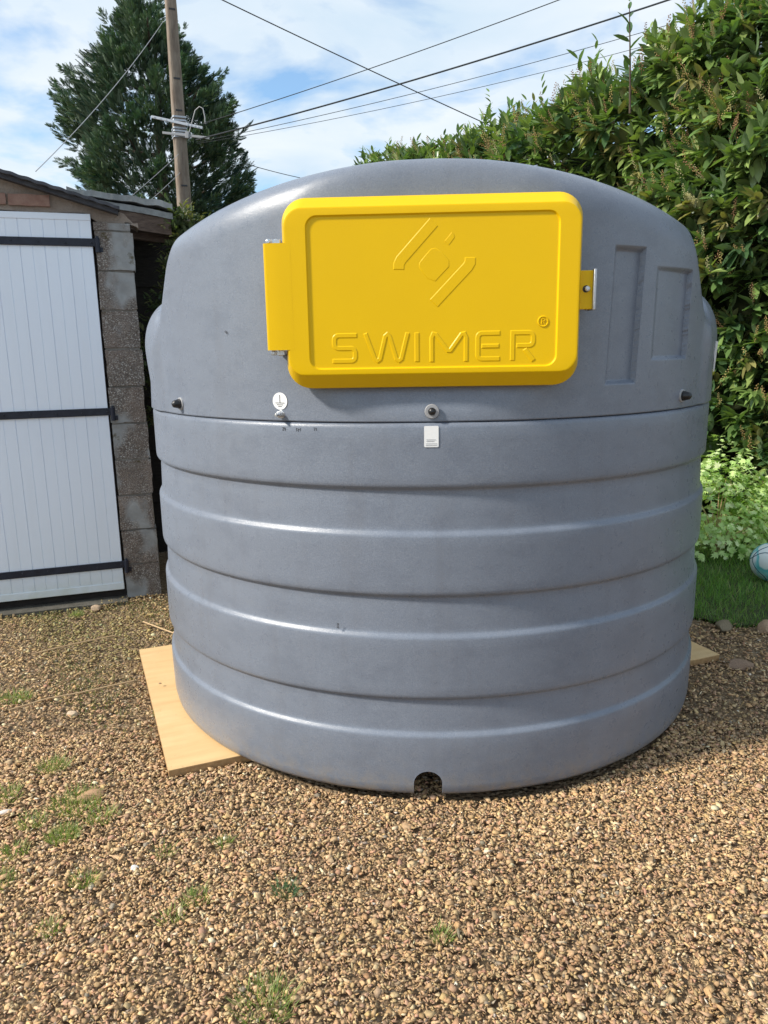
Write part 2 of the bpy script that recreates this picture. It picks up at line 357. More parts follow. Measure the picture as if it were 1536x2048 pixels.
# ================================================================ TANK
tank = empty('fuel_tank', (CXT, CYT, 0), PSI)
tag(tank, 'large grey plastic fuel tank with ribbed round base and yellow lid, standing on a board', 'fuel tank')
RT = 1.15; ZS = 1.223
def revolve(prof, n=320):
    prof = np.array(prof); th = np.linspace(0, 2*np.pi, n, endpoint=False); k = len(prof)
    V = np.stack([prof[:, 0][None]*np.cos(th)[:, None], prof[:, 0][None]*np.sin(th)[:, None], np.tile(prof[:, 1], (n, 1))], 2).reshape(-1, 3)
    i, j = np.meshgrid(np.arange(n), np.arange(k-1), indexing='ij'); a = (i*k+j).ravel(); b = (((i+1) % n)*k+j).ravel()
    F = np.stack([a, b, b+1, a+1], 1); return V, F, n, k
def base():
    pr = [(.0, -.001), (1.06, -.001), (RT-.034, -.001), (RT-.018, .004), (RT-.008, .018), (RT-.003, .045)]
    def rib(h, g):   # wall from below h .. up
        hh = h+.009
        return [(RT, h-.05), (RT, h-.016), (RT-.0010, h-.010), (RT-.0032, h-.0055), (RT-.0088, h+.0005), (RT-.0108, h+.0038), (RT-.0118, h+.009), (RT-.0125, h+.02), (RT-.0132, h+.045),
                (RT-.0150, g-.035), (RT-.0168, g-.014), (RT-.0160, g-.009), (RT-.0105, g-.004), (RT-.0045, g), (RT-.0015, g+.005), (RT, g+.014), (RT, g+.04)]
    for h, g in ((.224, .347), (.559, .689), (.888, 1.027)): pr += rib(h, g)
    pr += [(RT, 1.17), (RT, 1.205), (RT-.002, 1.2135), (RT-.006, 1.2185), (RT-.014, 1.2205), (RT-.05, 1.2205), (.0, 1.2205)]
    V, F, n, k = revolve(pr)
    bm = bmesh.new(); vs = [bm.verts.new(v) for v in V]
    for f in F:
        try: bm.faces.new([vs[i] for i in f])
        except ValueError: pass
    bmesh.ops.remove_doubles(bm, verts=bm.verts, dist=1e-5)
    o = bmo('ribbed_base', bm, M['tank'], None)
    cb = bmesh.new(); n = 24; a = []
    for s_ in (0, 1):
        y = -1.4 if s_ == 0 else -.62
        pts = [(-.0465, -.05), (.0465, -.05)]+[(.0465*math.cos(t), .048+.045*math.sin(t)) for t in np.linspace(0, math.pi, n)]
        a.append([cb.verts.new((x-.014, y, z)) for x, z in pts])
    for i in range(len(a[0])): j = (i+1) % len(a[0]); cb.faces.new((a[0][i], a[0][j], a[1][j], a[1][i]))
    cb.faces.new(a[0]); cb.faces.new(a[1][::-1]); co = bmo('cut', cb, M['tank'])
    md = o.modifiers.new('b', 'BOOLEAN'); md.operation = 'DIFFERENCE'; md.object = co; md.solver = 'EXACT'
    bpy.context.view_layer.update(); dg = bpy.context.evaluated_depsgraph_get(); me = bpy.data.meshes.new_from_object(o.evaluated_get(dg))
    o.modifiers.clear(); o.data = me; bpy.data.objects.remove(co); o.parent = tank
    me.polygons.foreach_set('use_smooth', [True]*len(me.polygons)); me.set_sharp_from_angle(angle=R_(50))
    return o
base_o = base()
def smin(a, b, k): h = np.clip(.5+.5*(b-a)/k, 0, 1); return b*(1-h)+a*h-k*h*(1-h)
def smax(a, b, k): return -smin(-a, -b, k)
def sstep(e0, e1, x): t = np.clip((x-e0)/(e1-e0), 0, 1); return t*t*(3-2*t)
def hood_f(x, y, z):
    ax = np.abs(x); r = np.hypot(x, y)
    rim = RT-.0035
    cylf = r-rim
    hw = .868+(1.77-z)*.36+.05*np.clip(1.6-z, 0, 1)
    side = (ax-hw)*.94
    zt = 1.960-.142*(ax/.83)**2.0+.02*sstep(0, 1, (y+1.15)/1.15)
    top = (z-zt)*.95
    body = smax(smax(cylf, top, .10), side, .018)
    body = smax(body, side, .006)
    rs = rim-.05*(1-sstep(.90, 1.0, ax))+.015*sstep(1.24, 1.48, z)*sstep(.90, 1.02, ax)
    sh = smax(r-rs, z-1.655-.02*(1-r), .22)
    f = smin(body, sh, .035)
    fp = -y-(1.105+.05*(1-sstep(1.225, 1.36, z)))
    f = smax(f, fp, .035)
    # moulded recesses
    def rec(x0, x1, z0, z1, sl, dep, dx0):
        xs = x-sl*(z-z0); cxr, czr = (x0+x1)/2, (z0+z1)/2
        qx = np.abs(xs-cxr)-(x1-x0)/2; qz = np.abs(z-czr)-(z1-z0)/2
        d = np.maximum(qx, qz); m = 1-sstep(-.014, .0, d)
        return np.where(y < 0, m*(dep*(dx0+(1-dx0)*np.clip((xs-x0)/(x1-x0), 0, 1))), 0)
    f = f+rec(.527, .640, 1.315, 1.722, .04, .021, .85)+rec(.692, .855, 1.384, 1.67, .02, .019, .25)
    return f
def hood():
    zo = ZS+.002
    th = np.concatenate([np.linspace(-90-68, -90+24, 600)[:-1], np.linspace(-66, -38, 460)[:-1], np.linspace(-38, -22, 90)[:-1], np.linspace(-22, 202, 200)[:-1]])*np.pi/180
    el = np.concatenate([np.linspace(0, 34, 300)[:-1], np.linspace(34, 89.7, 80)])*np.pi/180
    T, E = np.meshgrid(th, el, indexing='ij'); dx, dy, dz = np.cos(E)*np.cos(T), np.cos(E)*np.sin(T), np.sin(E)
    lo = np.zeros_like(T)+.3; hi = np.zeros_like(T)+1.6
    for _ in range(26):
        mid = (lo+hi)/2; f = hood_f(dx*mid, dy*mid, zo+dz*mid); ins = f < 0; lo = np.where(ins, mid, lo); hi = np.where(ins, hi, mid)
    P = np.stack([dx*lo, dy*lo, zo+dz*lo], 2); n, k = T.shape
    # rounded lower lip + closing ring
    ring0 = P[:, 0].copy(); lip = ring0.copy(); u = ring0[:, :2]/np.linalg.norm(ring0[:, :2], axis=1, keepdims=True)
    lip[:, :2] -= u*.004; lip[:, 2] -= .0028; lip2 = lip.copy(); lip2[:, :2] -= u*.03
    P = np.concatenate([lip2[:, None], lip[:, None], P], 1); k += 2
    i, j = np.meshgrid(np.arange(n), np.arange(k-1), indexing='ij'); a = (i*k+j).ravel(); b = (((i+1) % n)*k+j).ravel()
    F = np.stack([a, b, b+1, a+1], 1); V = P.reshape(-1, 3)
    V = np.vstack([V, [[0, 0, V[:, 2].max()]]]); t = len(V)-1; i = np.arange(n)
    F2 = np.stack([i*k+k-1, ((i+1) % n)*k+k-1, np.full(n, t), np.full(n, t)], 1)
    me_o = npmesh('upper_hood', V, F, M['tank'], tank, smooth=True)
    return me_o
hood()

# lid ------------------------------------------------------------
def rrect(x0, x1, z0, z1, r, n=8):
    p = []
    for (cx, cz, a0) in ((x1-r, z1-r, 0), (x0+r, z1-r, 90), (x0+r, z0+r, 180), (x1-r, z0+r, 270)):
        for k in range(n+1): a = R_(a0+90*k/n); p.append((cx+r*math.cos(a), cz+r*math.sin(a)))
    return p
YF = -1.176
def lid():
    X0, X1, Z0, Z1 = -.417, .420, 1.323, 1.852
    loops = [(rrect(X0+.012, X1-.012, Z0+.012, Z1-.012, .055), -1.096), (rrect(X0+.004, X1-.004, Z0+.002, Z1-.002, .065), -1.103), (rrect(X0, X1, Z0, Z1, .068), -1.112), (rrect(X0+.0, X1-.0, Z0+.003, Z1-.003, .068), -1.140),
             (rrect(X0+.010, X1-.010, Z0+.040, Z1-.034, .050), YF+.0015), (rrect(X0+.016, X1-.016, Z0+.044, Z1-.038, .046), YF),
             (rrect(-.3475, .3535, 1.3795, 1.7975, .032), YF), (rrect(-.3435, .3495, 1.3835, 1.7935, .028), YF+.0050), (rrect(-.340, .346, 1.387, 1.790, .026), YF+.0055)]
    bm = bmesh.new(); rs = []
    for pts, y in loops: rs.append([bm.verts.new((x, y, z)) for x, z in pts])
    for A, B in zip(rs, rs[1:]):
        for i in range(len(A)): j = (i+1) % len(A); bm.faces.new((A[i], A[j], B[j], B[i]))
    bm.faces.new(rs[-1])
    o = bmo('lid', bm, M['yellow'], tank, 24)
    wn = o.modifiers.new('wn', 'WEIGHTED_NORMAL'); wn.keep_sharp = True; wn.weight = 100
    return o
lid_o = lid()
def ribbon(bm, pts, w, y0, h, bev=.0035, cap=False):
    """flat raised stroke with sloping flanks; pts in (x,z)"""
    P = [Vector(p) for p in pts]; n = len(P)
    def off(d):
        Lf, Rt = [], []
        for i in range(n):
            a = (P[i]-P[i-1]).normalized() if i > 0 else None; b = (P[i+1]-P[i]).normalized() if i < n-1 else None
            if a is None: t = b; sc = 1
            elif b is None: t = a; sc = 1
            else: t = (a+b).normalized(); sc = 1/max(.4, t.dot(a))
            nn = Vector((-t.y, t.x))*d*sc; e = Vector((0, 0))
            if i == 0: e = -t*(d-w/2)
            if i == n-1: e = t*(d-w/2)
            Lf.append(P[i]+nn+e); Rt.append(P[i]-nn+e)
        return Lf+Rt[::-1]
    A = [bm.verts.new((p.x, y0, p.y)) for p in off(w/2)]; B = [bm.verts.new((p.x, y0-h, p.y)) for p in off(w/2-bev)]
    m = len(A)
    for i in range(m): j = (i+1) % m; bm.faces.new((A[i], A[j], B[j], B[i]))
    for i in range(n-1): bm.faces.new((B[i], B[i+1], B[m-2-i], B[m-1-i]))
def arc(cx, cz, r, a0, a1, n=6): return [(cx+r*math.cos(R_(a0+(a1-a0)*k/n)), cz+r*math.sin(R_(a0+(a1-a0)*k/n))) for k in range(n+1)]
YI = YF+.0055
def lettering():
    bm = bmesh.new(); w = .0165; h = .0025; zb, zt = 1.4025, 1.4735; zm = 1.438; r = .012
    y = YI+.001
    # S
    x0, x1 = -.2755, -.2165
    ribbon(bm, [(x1+.008, zt)]+arc(x0+r, zt-r, r, 90, 180)+arc(x0+r, zm+r, r, 180, 270)+arc(x1-r, zm-r, r, 90, 0)+arc(x1-r, zb+r, r, 0, -90)+[(x0-.008, zb)], w, y, h)
    # W
    ribbon(bm, [(-.187, zt+.007), (-.160, zb+.004), (-.153, zb-.001), (-.146, zb+.004), (-.130, zt-.004), (-.124, zt+.001), (-.118, zt-.004), (-.099, zb+.004), (-.092, zb-.001), (-.085, zb+.004), (-.066, zt+.007)], w*.92, y-.0002, h)
    # I
    ribbon(bm, [(-.0405, zt+.007), (-.0405, zb-.007)], w, y, h)
    # M
    ribbon(bm, [(.0015, zb-.008), (.0015, zt-.010), (.006, zt), (.014, zt-.002), (.047, 1.4275), (.054, 1.4275), (.086, zt-.002), (.094, zt), (.0985, zt-.010), (.0985, zb-.008)], w*.92, y-.0003, h)
    # E
    x0, x1 = .1315, .196
    ribbon(bm, [(x1, zt)]+arc(x0+r, zt-r, r, 90, 180)+arc(x0+r, zb+r, r, 180, 270)+[(x1, zb)], w, y, h)
    ribbon(bm, [(x0+.009, zm), (x1-.003, zm)], w*.9, y-.0004, h)
    # R
    x0, x1 = .2295, .287
    ribbon(bm, [(x0, zb-.008), (x0, zt)]+arc(x1-r, zt-r, r, 90, 0)+arc(x1-r, zm+r, r, 0, -90)+[(x0+.009, zm)], w, y, h)
    ribbon(bm, [(x1-.024, zm-.008), (x1+.003, zb-.008)], w, y-.0004, h)
    # registered mark
    ribbon(bm, arc(.3135, 1.503, .0135, 0, 358, 26), .0045, y-.001, .0022, .0012)
    ribbon(bm, [(.3095, 1.496), (.3095, 1.510)]+arc(.3145, 1.5068, .0032, 90, -90)+[(.3105, 1.5036)], .0032, y-.0013, .002, .0009)
    ribbon(bm, [(.3135, 1.5025), (.3180, 1.496)], .0032, y-.0015, .002, .0009)
    return bmo('raised_lettering', bm, M['yellow'], lid_o, 20)
lettering()
def emblem():
    bm = bmesh.new(); y = YI+.001; h = .0020
    ribbon(bm, [(-.0895, 1.648), (-.089, 1.664), (-.083, 1.676), (.010, 1.775)], .034, y, h)
    ribbon(bm, [(.006, 1.556), (.102, 1.654), (.1085, 1.665), (.109, 1.681)], .034, y, h)
    def poly(pts, hh):
        c = sum((Vector(p) for p in pts), Vector((0, 0)))/len(pts); A = [bm.verts.new((x, y, z)) for x, z in pts]
        B = [bm.verts.new((p.x, y-hh, p.y)) for p in (c+(Vector(q)-c)*(1-.004/(Vector(q)-c).length) for q in pts)]
        for i in range(len(A)): j = (i+1) % len(A); bm.faces.new((A[i], A[j], B[j], B[i]))
        bm.faces.new(B)
    poly([(-.036, 1.655), (-.0345, 1.667), (-.028, 1.676), (.000, 1.706), (.014, 1.708), (.034, 1.694), (.053, 1.672), (.053, 1.655), (.012, 1.614), (-.01, 1.622)], .0018)
    poly([(.035, 1.721), (.058, 1.748), (.066, 1.742), (.068, 1.732), (.048, 1.709)], .0018)
    return bmo('raised_emblem', bm, M['yellow'], lid_o, 20)
emblem()
def hinge():
    bm = bmesh.new(); prof = [(-.390, -1.1762), (-.420, -1.1762), (-.459, -1.1757), (-.4655, -1.1725), (-.468, -1.165), (-.467, -1.105)]
    n = len(prof); th = .004; A = []
    for z in (1.436, 1.727):
        A.append([bm.verts.new((x, y, z)) for x, y in prof]+[bm.verts.new((x+(.004 if i > 2 else 0), y+.004, z)) for i, (x, y) in reversed(list(enumerate(prof)))])
    m = 2*n
    for i in range(m): j = (i+1) % m; bm.faces.new((A[0][i], A[0][j], A[1][j], A[1][i]))
    for i in range(n-1):
        for q in A: bm.faces.new((q[i], q[i+1], q[m-2-i], q[m-1-i]))
    h = bmo('hinge_flange', bm, M['yellow'], lid_o, 40); wn = h.modifiers.new('wn', 'WEIGHTED_NORMAL'); wn.keep_sharp = True; wn.weight = 100
    for z in (1.7345, 1.4285):
        bm = bmesh.new(); box(bm, -.452, -.424, -1.140, -1.06, z-.0065, z+.0065)
        cyl(bm, (-.455, -1.148, z), (0, 1, 0), .0082, .0082, .02, 20); cyl(bm, (-.437, -1.133, z), (0, 1, 0), .0095, .0095, .075, 20)
        cyl(bm, (-.455, -1.153, z), (0, 1, 0), .0052, .0066, .005, 6)
        bmo('hinge_pin', bm, M['steel'], tank, 40, .0008)
hinge()
def latch():
    bm = bmesh.new(); vs = box(bm, .405, .455, -1.146, -1.140, 1.5345, 1.640)
    h = bmo('latch_flange', bm, M['yellow'], lid_o, 40, .002)
    bm = bmesh.new(); cyl(bm, (.4345, -1.1468, 1.590), (0, 1, 0), .0098, .0098, .002, 24); bmo('latch_hole_shade', bm, M['ink_hole_dark'], h)  # black disc on the flange paints the dark inside of the hole
    bm = bmesh.new(); cyl(bm, (.4365, -1.158, 1.590), (0, 1, 0), .0072, .0072, .013, 20); cyl(bm, (.4365, -1.160, 1.590), (0, 1, 0), .0045, .0066, .003, 16)
    bmo('bolt', bm, M['steel'], tank, 40, .0008)
    bm = bmesh.new(); box(bm, .4525, .4605, -1.160, -1.078, 1.532, 1.643); box(bm, .446, .4525, -1.100, -1.074, 1.534, 1.641)
    bmo('latch_bracket', bm, M['galv'], tank, 40, .002)
latch()
# small fittings --------------------------------------------------
def on_tank(ang, z, r=RT): a = R_(ang); return Vector((math.sin(a)*r, -math.cos(a)*r, z)), Vector((math.sin(a), -math.cos(a), 0))
for ang, z in ((-48.2, 1.26), (47.5, 1.264)):
    p, n = on_tank(ang, z, RT-.005); bm = bmesh.new(); cyl(bm, p, n, .0225, .0215, .006, 28)
    kn = bmo('washer', bm, M['grey'], None, 30, .001); 
    bm = bmesh.new(); cyl(bm, p+n*.006, n, .0165, .0165, .006, 24); cyl(bm, p+n*.012, n, .0155, .0115, .017, 24); cyl(bm, p+n*.029, n, .0115, .004, .005, 24)
    k = bmo('vent_cap', bm, M['black'], tank, 30, .0008); kn.parent = k
p, n = on_tank(0.1, 1.254, 1.1435); bm = bmesh.new(); cyl(bm, p, n, .0215, .0205, .006, 32); b = bmo('lock_plate', bm, M['grey'], tank, 30, .001)
bm = bmesh.new(); bmesh.ops.create_uvsphere(bm, u_segments=24, v_segments=12, radius=.0115, matrix=Matrix.Translation(p+n*.0075)); bmo('push_button', bm, M['black'], b, 60)
def frame_at(ang, z, r): p, n = on_tank(ang, z, r); t = Vector((math.cos(R_(ang)), math.sin(R_(ang)), 0)); return Matrix(((t.x, n.x, 0, p.x), (t.y, n.y, 0, p.y), (t.z, n.z, 1, p.z), (0, 0, 0, 1)))   # local: x right, y out, z up
def decal(ang, z, shapes, m, name, parent, r, dy=0):
    F = frame_at(ang, z, r); bm = bmesh.new()
    for pts in shapes:
        A = [bm.verts.new(F @ Vector((x, dy, zz))) for x, zz in pts]; B = [bm.verts.new(F @ Vector((x, dy+.0006, zz))) for x, zz in pts]
        for i in range(len(A)): j = (i+1) % len(A); bm.faces.new((A[i], A[j], B[j], B[i]))
        bm.faces.new(B)
    return bmo(name, bm, m, parent)
def rc(x0, x1, z0, z1): return [(x0, z0), (x1, z0), (x1, z1), (x0, z1)]
circ = [(.0262*math.cos(t), .0262*math.sin(t)) for t in np.linspace(0, 2*math.pi, 40, endpoint=False)]
gs = decal(-23.6, 1.2835, [circ], M['white'], 'earth_sticker', tank, 1.1475, 0)
decal(-23.6, 1.2835, [rc(-.0009, .0009, -.0045, .019), rc(-.0165, .0165, -.0062, -.0045), rc(-.0115, .0115, -.0118, -.0101), rc(-.0068, .0068, -.0172, -.0155)], M['ink_hole_dark'], 'earth_symbol', gs, 1.1475, .0009)
p, n = on_tank(-23.5, 1.2435, 1.144); bm = bmesh.new(); cyl(bm, p, n, .0125, .0125, .004, 24); cyl(bm, p+n*.004, n, .0088, .0088, .010, 6); cyl(bm, p+n*.014, n, .0105, .0105, .003, 20); cyl(bm, p+n*.017, n, .0088, .0088, .008, 6); cyl(bm, p+n*.025, n, .0048, .0045, .010, 16)
bmo('earthing_bolt', bm, M['steel'], tank, 30, .0006)
st = decal(0.0, 1.181, [rrect(-.0212, .0212, -.0312, .0312, .0035, 4)], M['white'], 'small_sticker', tank, 1.1512)
decal(0.0, 1.181, [rc(-.0145, .0125, -.0095, -.0086), rc(-.0145, .0085, -.0142, -.0133), rc(-.0165, .0165, -.0212, -.0203), rc(-.0165, .0165, -.0262, -.0253)], M['grey'], 'small_print', st, 1.1512, .0009)
for a0, z0, w, h in ((69.5, 1.385, .16, .11), (70.5, 1.287, .07, .028)):
    bm = bmesh.new(); A = []; k = 8
    for i in range(k+1):
        an = a0+math.degrees(w/RT)*(i/k-.5); rr = 1.1655 if z0 > 1.33 else 1.1535
        A.append([bm.verts.new(on_tank(an, z0+s*h/2, rr-(.006 if (s < 0 and z0 > 1.3) else 0))[0]) for s in (-1, 1)]+[bm.verts.new(on_tank(an, z0+s*h/2, rr-.008)[0]) for s in (1, -1)])
    for a, b in zip(A, A[1:]):
        for q in range(4): bm.faces.new((a[q], a[(q+1) % 4], b[(q+1) % 4], b[q]))
    bm.faces.new(A[0]); bm.faces.new(A[-1][::-1]); bmo('side_sticker', bm, M['white'], tank, 40)
def scribble(ang, z, r, strokes, name, w=.0011, m='ink_hole_dark'):
    sh = []
    for s in strokes:
        for a, b in zip(s, s[1:]):
            a, b = Vector(a)/1000, Vector(b)/1000; t = (b-a).normalized()*w*.3; nn = Vector((-t.y, t.x)).normalized()*w/2
            sh.append([tuple(a-t+nn), tuple(a-t-nn), tuple(b+t-nn), tuple(b+t+nn)])
    return decal(ang, z, sh, M[m], name, tank, r)
scribble(-23.0, 1.199, 1.1502, [[(-6, 4), (-2, 5), (-2, 1), (-6, -4), (-1, -4)], [(2, 5), (1, 0), (6, -1)], [(5, 4), (4, -5)]], 'pen_mark')
scribble(-20.5, 1.199, 1.1502, [[(-8, 4), (-4, 4), (-7, 0), (-4, -2), (-8, -5)], [(0, 2), (0, -7)], [(0, 2), (4, 1), (0, -2)], [(8, 5), (7, -5)]], 'pen_mark')
scribble(-17.6, 1.201, 1.1502, [[(-6, 4), (-1, 4), (-4, -4)], [(3, 4), (3, -4)]], 'pen_mark')
scribble(-14.9, .579, 1.1502, [[(-2, 9), (-4, -8)], [(2, 9), (1, -8), (5, -6)], [(-2, 9), (2, 4)], [(-4, -8), (1, -3)]], 'scuff_mark', .0014)
scribble(-33.6, 1.493, 1.1502, [[(-5, 2), (0, 4), (5, 1)], [(-3, -1), (2, 0)], [(1, -4), (4, -3)]], 'scuff_mark', .0016)

# ================================================================ BOARD
bd = empty('plywood_board', (-.772, 2.438, -.013), math.atan2(.372, .929))
tag(bd, 'yellowish plywood sheet lying on the gravel under the grey tank', 'board')
bm = bmesh.new(); box(bm, 0, 2.52, 0, 1.2, -.020, .009); bmo('board_core', bm, M['plyedge'], bd, 30, .001)
bm = bmesh.new(); box(bm, -.001, 2.521, -.001, 1.201, .009, .012); bmo('face_veneer', bm, M['ply'], bd, 30)
cr = []
for i, (sx, sy) in enumerate([(.12, .55), (.05, .72), (.31, .06), (.14, .86), (.02, .5), (.10, .30)]):
    cr.append((sx, sy, .012 if i == 0 else .005+.002*(i % 3)))
bl = bd.matrix_basis
for i, (sx, sy, s) in enumerate(cr[:2]):
    p = bl @ Vector((sx, sy, 0)); rock(p.x, p.y, s, (.30, .20, .12), ['brown pebble lying on the left part of the plywood board', 'tiny stone crumb on the plywood close to the tank foot'][i], (1, .8, .5)); bpy.context.scene.collection.objects[-1].location.z = .012+s*.3

# ================================================================ GARAGE
GO = Vector((-2.2284, 4.2229, 0)); GA = math.atan2(.3146, .9492)
gar = empty('garage', GO, GA); tag(gar, 'old block garage with white boarded door and sloping grey roof', 'garage')
# local: x = along wall (s), y = back, z up
def door():
    pitch = .0615; x1 = .685; x0 = x1-pitch*38; prof = []
    x = x0; k = 0
    while x < x1-.01:
        d = .0045 if k % 2 else .0028; w = .0022
        prof += [(x+w, 0.0)]; prof += [(min(x+pitch-w, x1), 0.0)]
        if x+pitch < x1-.01: prof += [(x+pitch-w*.4, d), (x+pitch+w*.4, d)]
        x += pitch; k += 1
    bm = bmesh.new(); z0, z1 = .075, 2.172; A = []
    for z in (z0, z1): A.append([bm.verts.new((px, py, z)) for px, py in prof]+[bm.verts.new((x1, .035, z)), bm.verts.new((x0, .035, z))])
    m = len(A[0])
    for i in range(m): j = (i+1) % m; bm.faces.new((A[0][i], A[0][j], A[1][j], A[1][i]))
    bm.faces.new(A[0]); bm.faces.new(A[1][::-1])
    o = bmo('door', bm, M['door'], gar)
    bm = bmesh.new(); box(bm, x0, x1, -.005, .03, .032, .075)
    bmo('weather_bar', bm, M['door'], o, 30, .003)
    bm = bmesh.new(); box(bm, x0, x1, -.004, .030, 2.140, 2.174); bmo('top_rail', bm, M['door'], o, 30, .002)
    for z in (.187, 1.10, 2.025):
        bm = bmesh.new(); box(bm, -1.6, .700, -.010, -.0055 if False else .001, z-.021, z+.021)
        for bx in np.arange(-1.5, .68, .135): cyl(bm, (bx+.02, -.014, z+.004*math.sin(bx*9)), (0, 1, 0), .005, .0065, .006, 10)
        s = bmo('strap_hinge', bm, M['blackpaint'], o, 40, .0015)
        bm = bmesh.new(); cyl(bm, (.709, -.010, z-.052), (0, 0, 1), .013, .013, .076, 16); cyl(bm, (.709, -.010, z-.012), (0, 0, 1), .009, .007, .046, 12); box(bm, .700, .735, -.006, .02, z-.050, z-.024)
        bmo('hinge_pin', bm, M['blackpaint'], s, 40, .001)
door()
def roughen(bm, amp, f=9.0, seed=0):
    q = random.Random(seed); o = Vector((q.uniform(0, 9), q.uniform(0, 9), q.uniform(0, 9)))
    from mathutils import noise as mn
    for v in bm.verts: v.co += mn.noise_vector(v.co*f+o)*amp+mn.noise_vector(v.co*f*4+o)*amp*.4
bm = bmesh.new(); z = -.03; i = 0
while z < 2.12:
    h = min(.206, 2.135-z); dx = .006*math.sin(i*2.3)
    b2 = bmesh.new(); box(b2, .697+dx*.3, .893+dx, .002+.003*math.cos(i*1.7), .20, z+.003, z+h-.002); bmesh.ops.subdivide_edges(b2, edges=b2.edges, cuts=14, use_grid_fill=True); roughen(b2, .0055, 14, i)
    me_ = bpy.data.meshes.new('t'); b2.to_mesh(me_); b2.free(); bm.from_mesh(me_); bpy.data.meshes.remove(me_); z += .212; i += 1
bmo('block_pillar', bm, M['block'], gar, 50)
bm = bmesh.new(); box(bm, .700, .887, .011, .19, -.03, 2.12); bmo('mortar', bm, M['concrete'], gar)
# side wall, running back from the pillar
bm = bmesh.new(); box(bm, .70, .86, .205, 5.0, -.03, 2.2); bmo('side_wall', bm, M['block'], gar)
# door surround behind the leaf & reveal
bm = bmesh.new(); box(bm, -2.6, .705, .045, .12, -.03, 2.18); bmo('inner_frame', bm, M['darkwood'], gar)
# gable wall above the door
def gable():
    bm = bmesh.new(); xs = np.linspace(-3.2, .93, 60); A = []
    def rz(s): return 2.447-.29*s-.012
    for y in (.012, .16):
        A.append(([bm.verts.new((s, y, 2.178+(.0 if s < .66 else -.045*sstep(.66, .70, s)))) for s in xs], [bm.verts.new((s, y, rz(s)-(.06*sstep(.86, .93, s)))) for s in xs]))
    (a, b), (c, d) = A
    for i in range(len(xs)-1):
        bm.faces.new((a[i], a[i+1], b[i+1], b[i])); bm.faces.new((c[i], d[i], d[i+1], c[i+1])); bm.faces.new((a[i], c[i], c[i+1], a[i+1])); bm.faces.new((b[i], b[i+1], d[i+1], d[i]))
    bm.faces.new((a[0], b[0], d[0], c[0])); bm.faces.new((a[-1], c[-1], d[-1], b[-1]))
    bmesh.ops.subdivide_edges(bm, edges=[e for e in bm.edges if abs(e.verts[0].co.z-e.verts[1].co.z) > .05], cuts=8, use_grid_fill=True)
    roughen(bm, .006, 11, 3)
    bmo('gable_wall', bm, M['plaster'], gar, 50)
    bm = bmesh.new(); box(bm, .285, .488, -.006, .05, 2.205, 2.262); bmesh.ops.subdivide_edges(bm, edges=bm.edges, cuts=8, use_grid_fill=True); roughen(bm, .004, 20, 5); bmo('brick', bm, M['brick'], gar, 50)
    bm = bmesh.new(); box(bm, .05, .272, -.004, .05, 2.208, 2.264); bmesh.ops.subdivide_edges(bm, edges=bm.edges, cuts=8, use_grid_fill=True); roughen(bm, .004, 20, 6); bmo('brick', bm, M['brick'], gar, 50)
gable()
def slab(bm, s0, s1, zf, y0, y1, th, n=40, wav=0, wl=.15):
    rows = []
    for y in (y0, y1):
        t = [bm.verts.new((s, y, zf(s)+wav*math.sin(s*2*math.pi/wl))) for s in np.linspace(s0, s1, n)]
        b = [bm.verts.new((s, y, zf(s)-th+wav*math.sin(s*2*math.pi/wl))) for s in np.linspace(s0, s1, n)]
        rows.append((t, b))
    (t0, b0), (t1, b1) = rows
    for i in range(n-1):
        bm.faces.new((t0[i], t0[i+1], t1[i+1], t1[i])); bm.faces.new((b0[i], b1[i], b1[i+1], b0[i+1]))
        bm.faces.new((t0[i], b0[i], b0[i+1], t0[i+1])); bm.faces.new((t1[i], t1[i+1], b1[i+1], b1[i]))
    bm.faces.new((t0[0], t1[0], b1[0], b0[0])); bm.faces.new((t0[-1], b0[-1], b1[-1], t1[-1]))
bm = bmesh.new(); slab(bm, -3.4, .84, lambda s: 2.445-.285*s, -.09, 3.0, .016, 400, .0022, .076)
rf = bmo('roof', bm, M['darkroof'], gar, 60)
bm = bmesh.new(); slab(bm, -3.4, .83, lambda s: 2.429-.285*s, -.055, .01, .022, 30); bmo('verge_board', bm, M['darkroof'], rf, 40)
bm = bmesh.new(); slab(bm, .56, 1.150, lambda s: 2.375-.060*(s-.5)-.06*max(0, s-.5)**2+.003*math.sin(s*37), .36, 3.0, .035, 90, .003, .13); roughen(bm, .004, 12, 2)
lr = bmo('lean_to_roof', bm, M['roof'], gar, 60)
bm = bmesh.new(); slab(bm, .55, 1.150, lambda s: 2.335-.085*(s-.5)-.06*max(0, s-.5)**2, .375, 2.9, .035, 40); roughen(bm, .004, 12, 4); bmo('roof_edge', bm, M['roof'], gar, 60)
bm = bmesh.new(); slab(bm, .60, 1.135, lambda s: 2.302-.115*(s-.5), .385, .47, .100, 20); slab(bm, .60, 1.13, lambda s: 2.225-.115*(s-.5), .50, .56, .06, 20); roughen(bm, .004, 12, 7); bmo('roof_beam', bm, M['beam'], gar, 50)
bm = bmesh.new()
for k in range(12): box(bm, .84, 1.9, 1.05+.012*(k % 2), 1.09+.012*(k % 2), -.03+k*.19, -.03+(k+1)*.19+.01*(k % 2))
bmo('boarded_wall', bm, M['darkwood'], gar, None, .003)  # near-black boards carry the lean-to's shade in their colour
bm = bmesh.new(); box(bm, -2.4, .70, -.08, .05, -.08, -.022); bmesh.ops.subdivide_edges(bm, edges=bm.edges, cuts=20, use_grid_fill=True); roughen(bm, .004, 9, 9); bmo('threshold', bm, M['darkconcrete'], gar, 60)
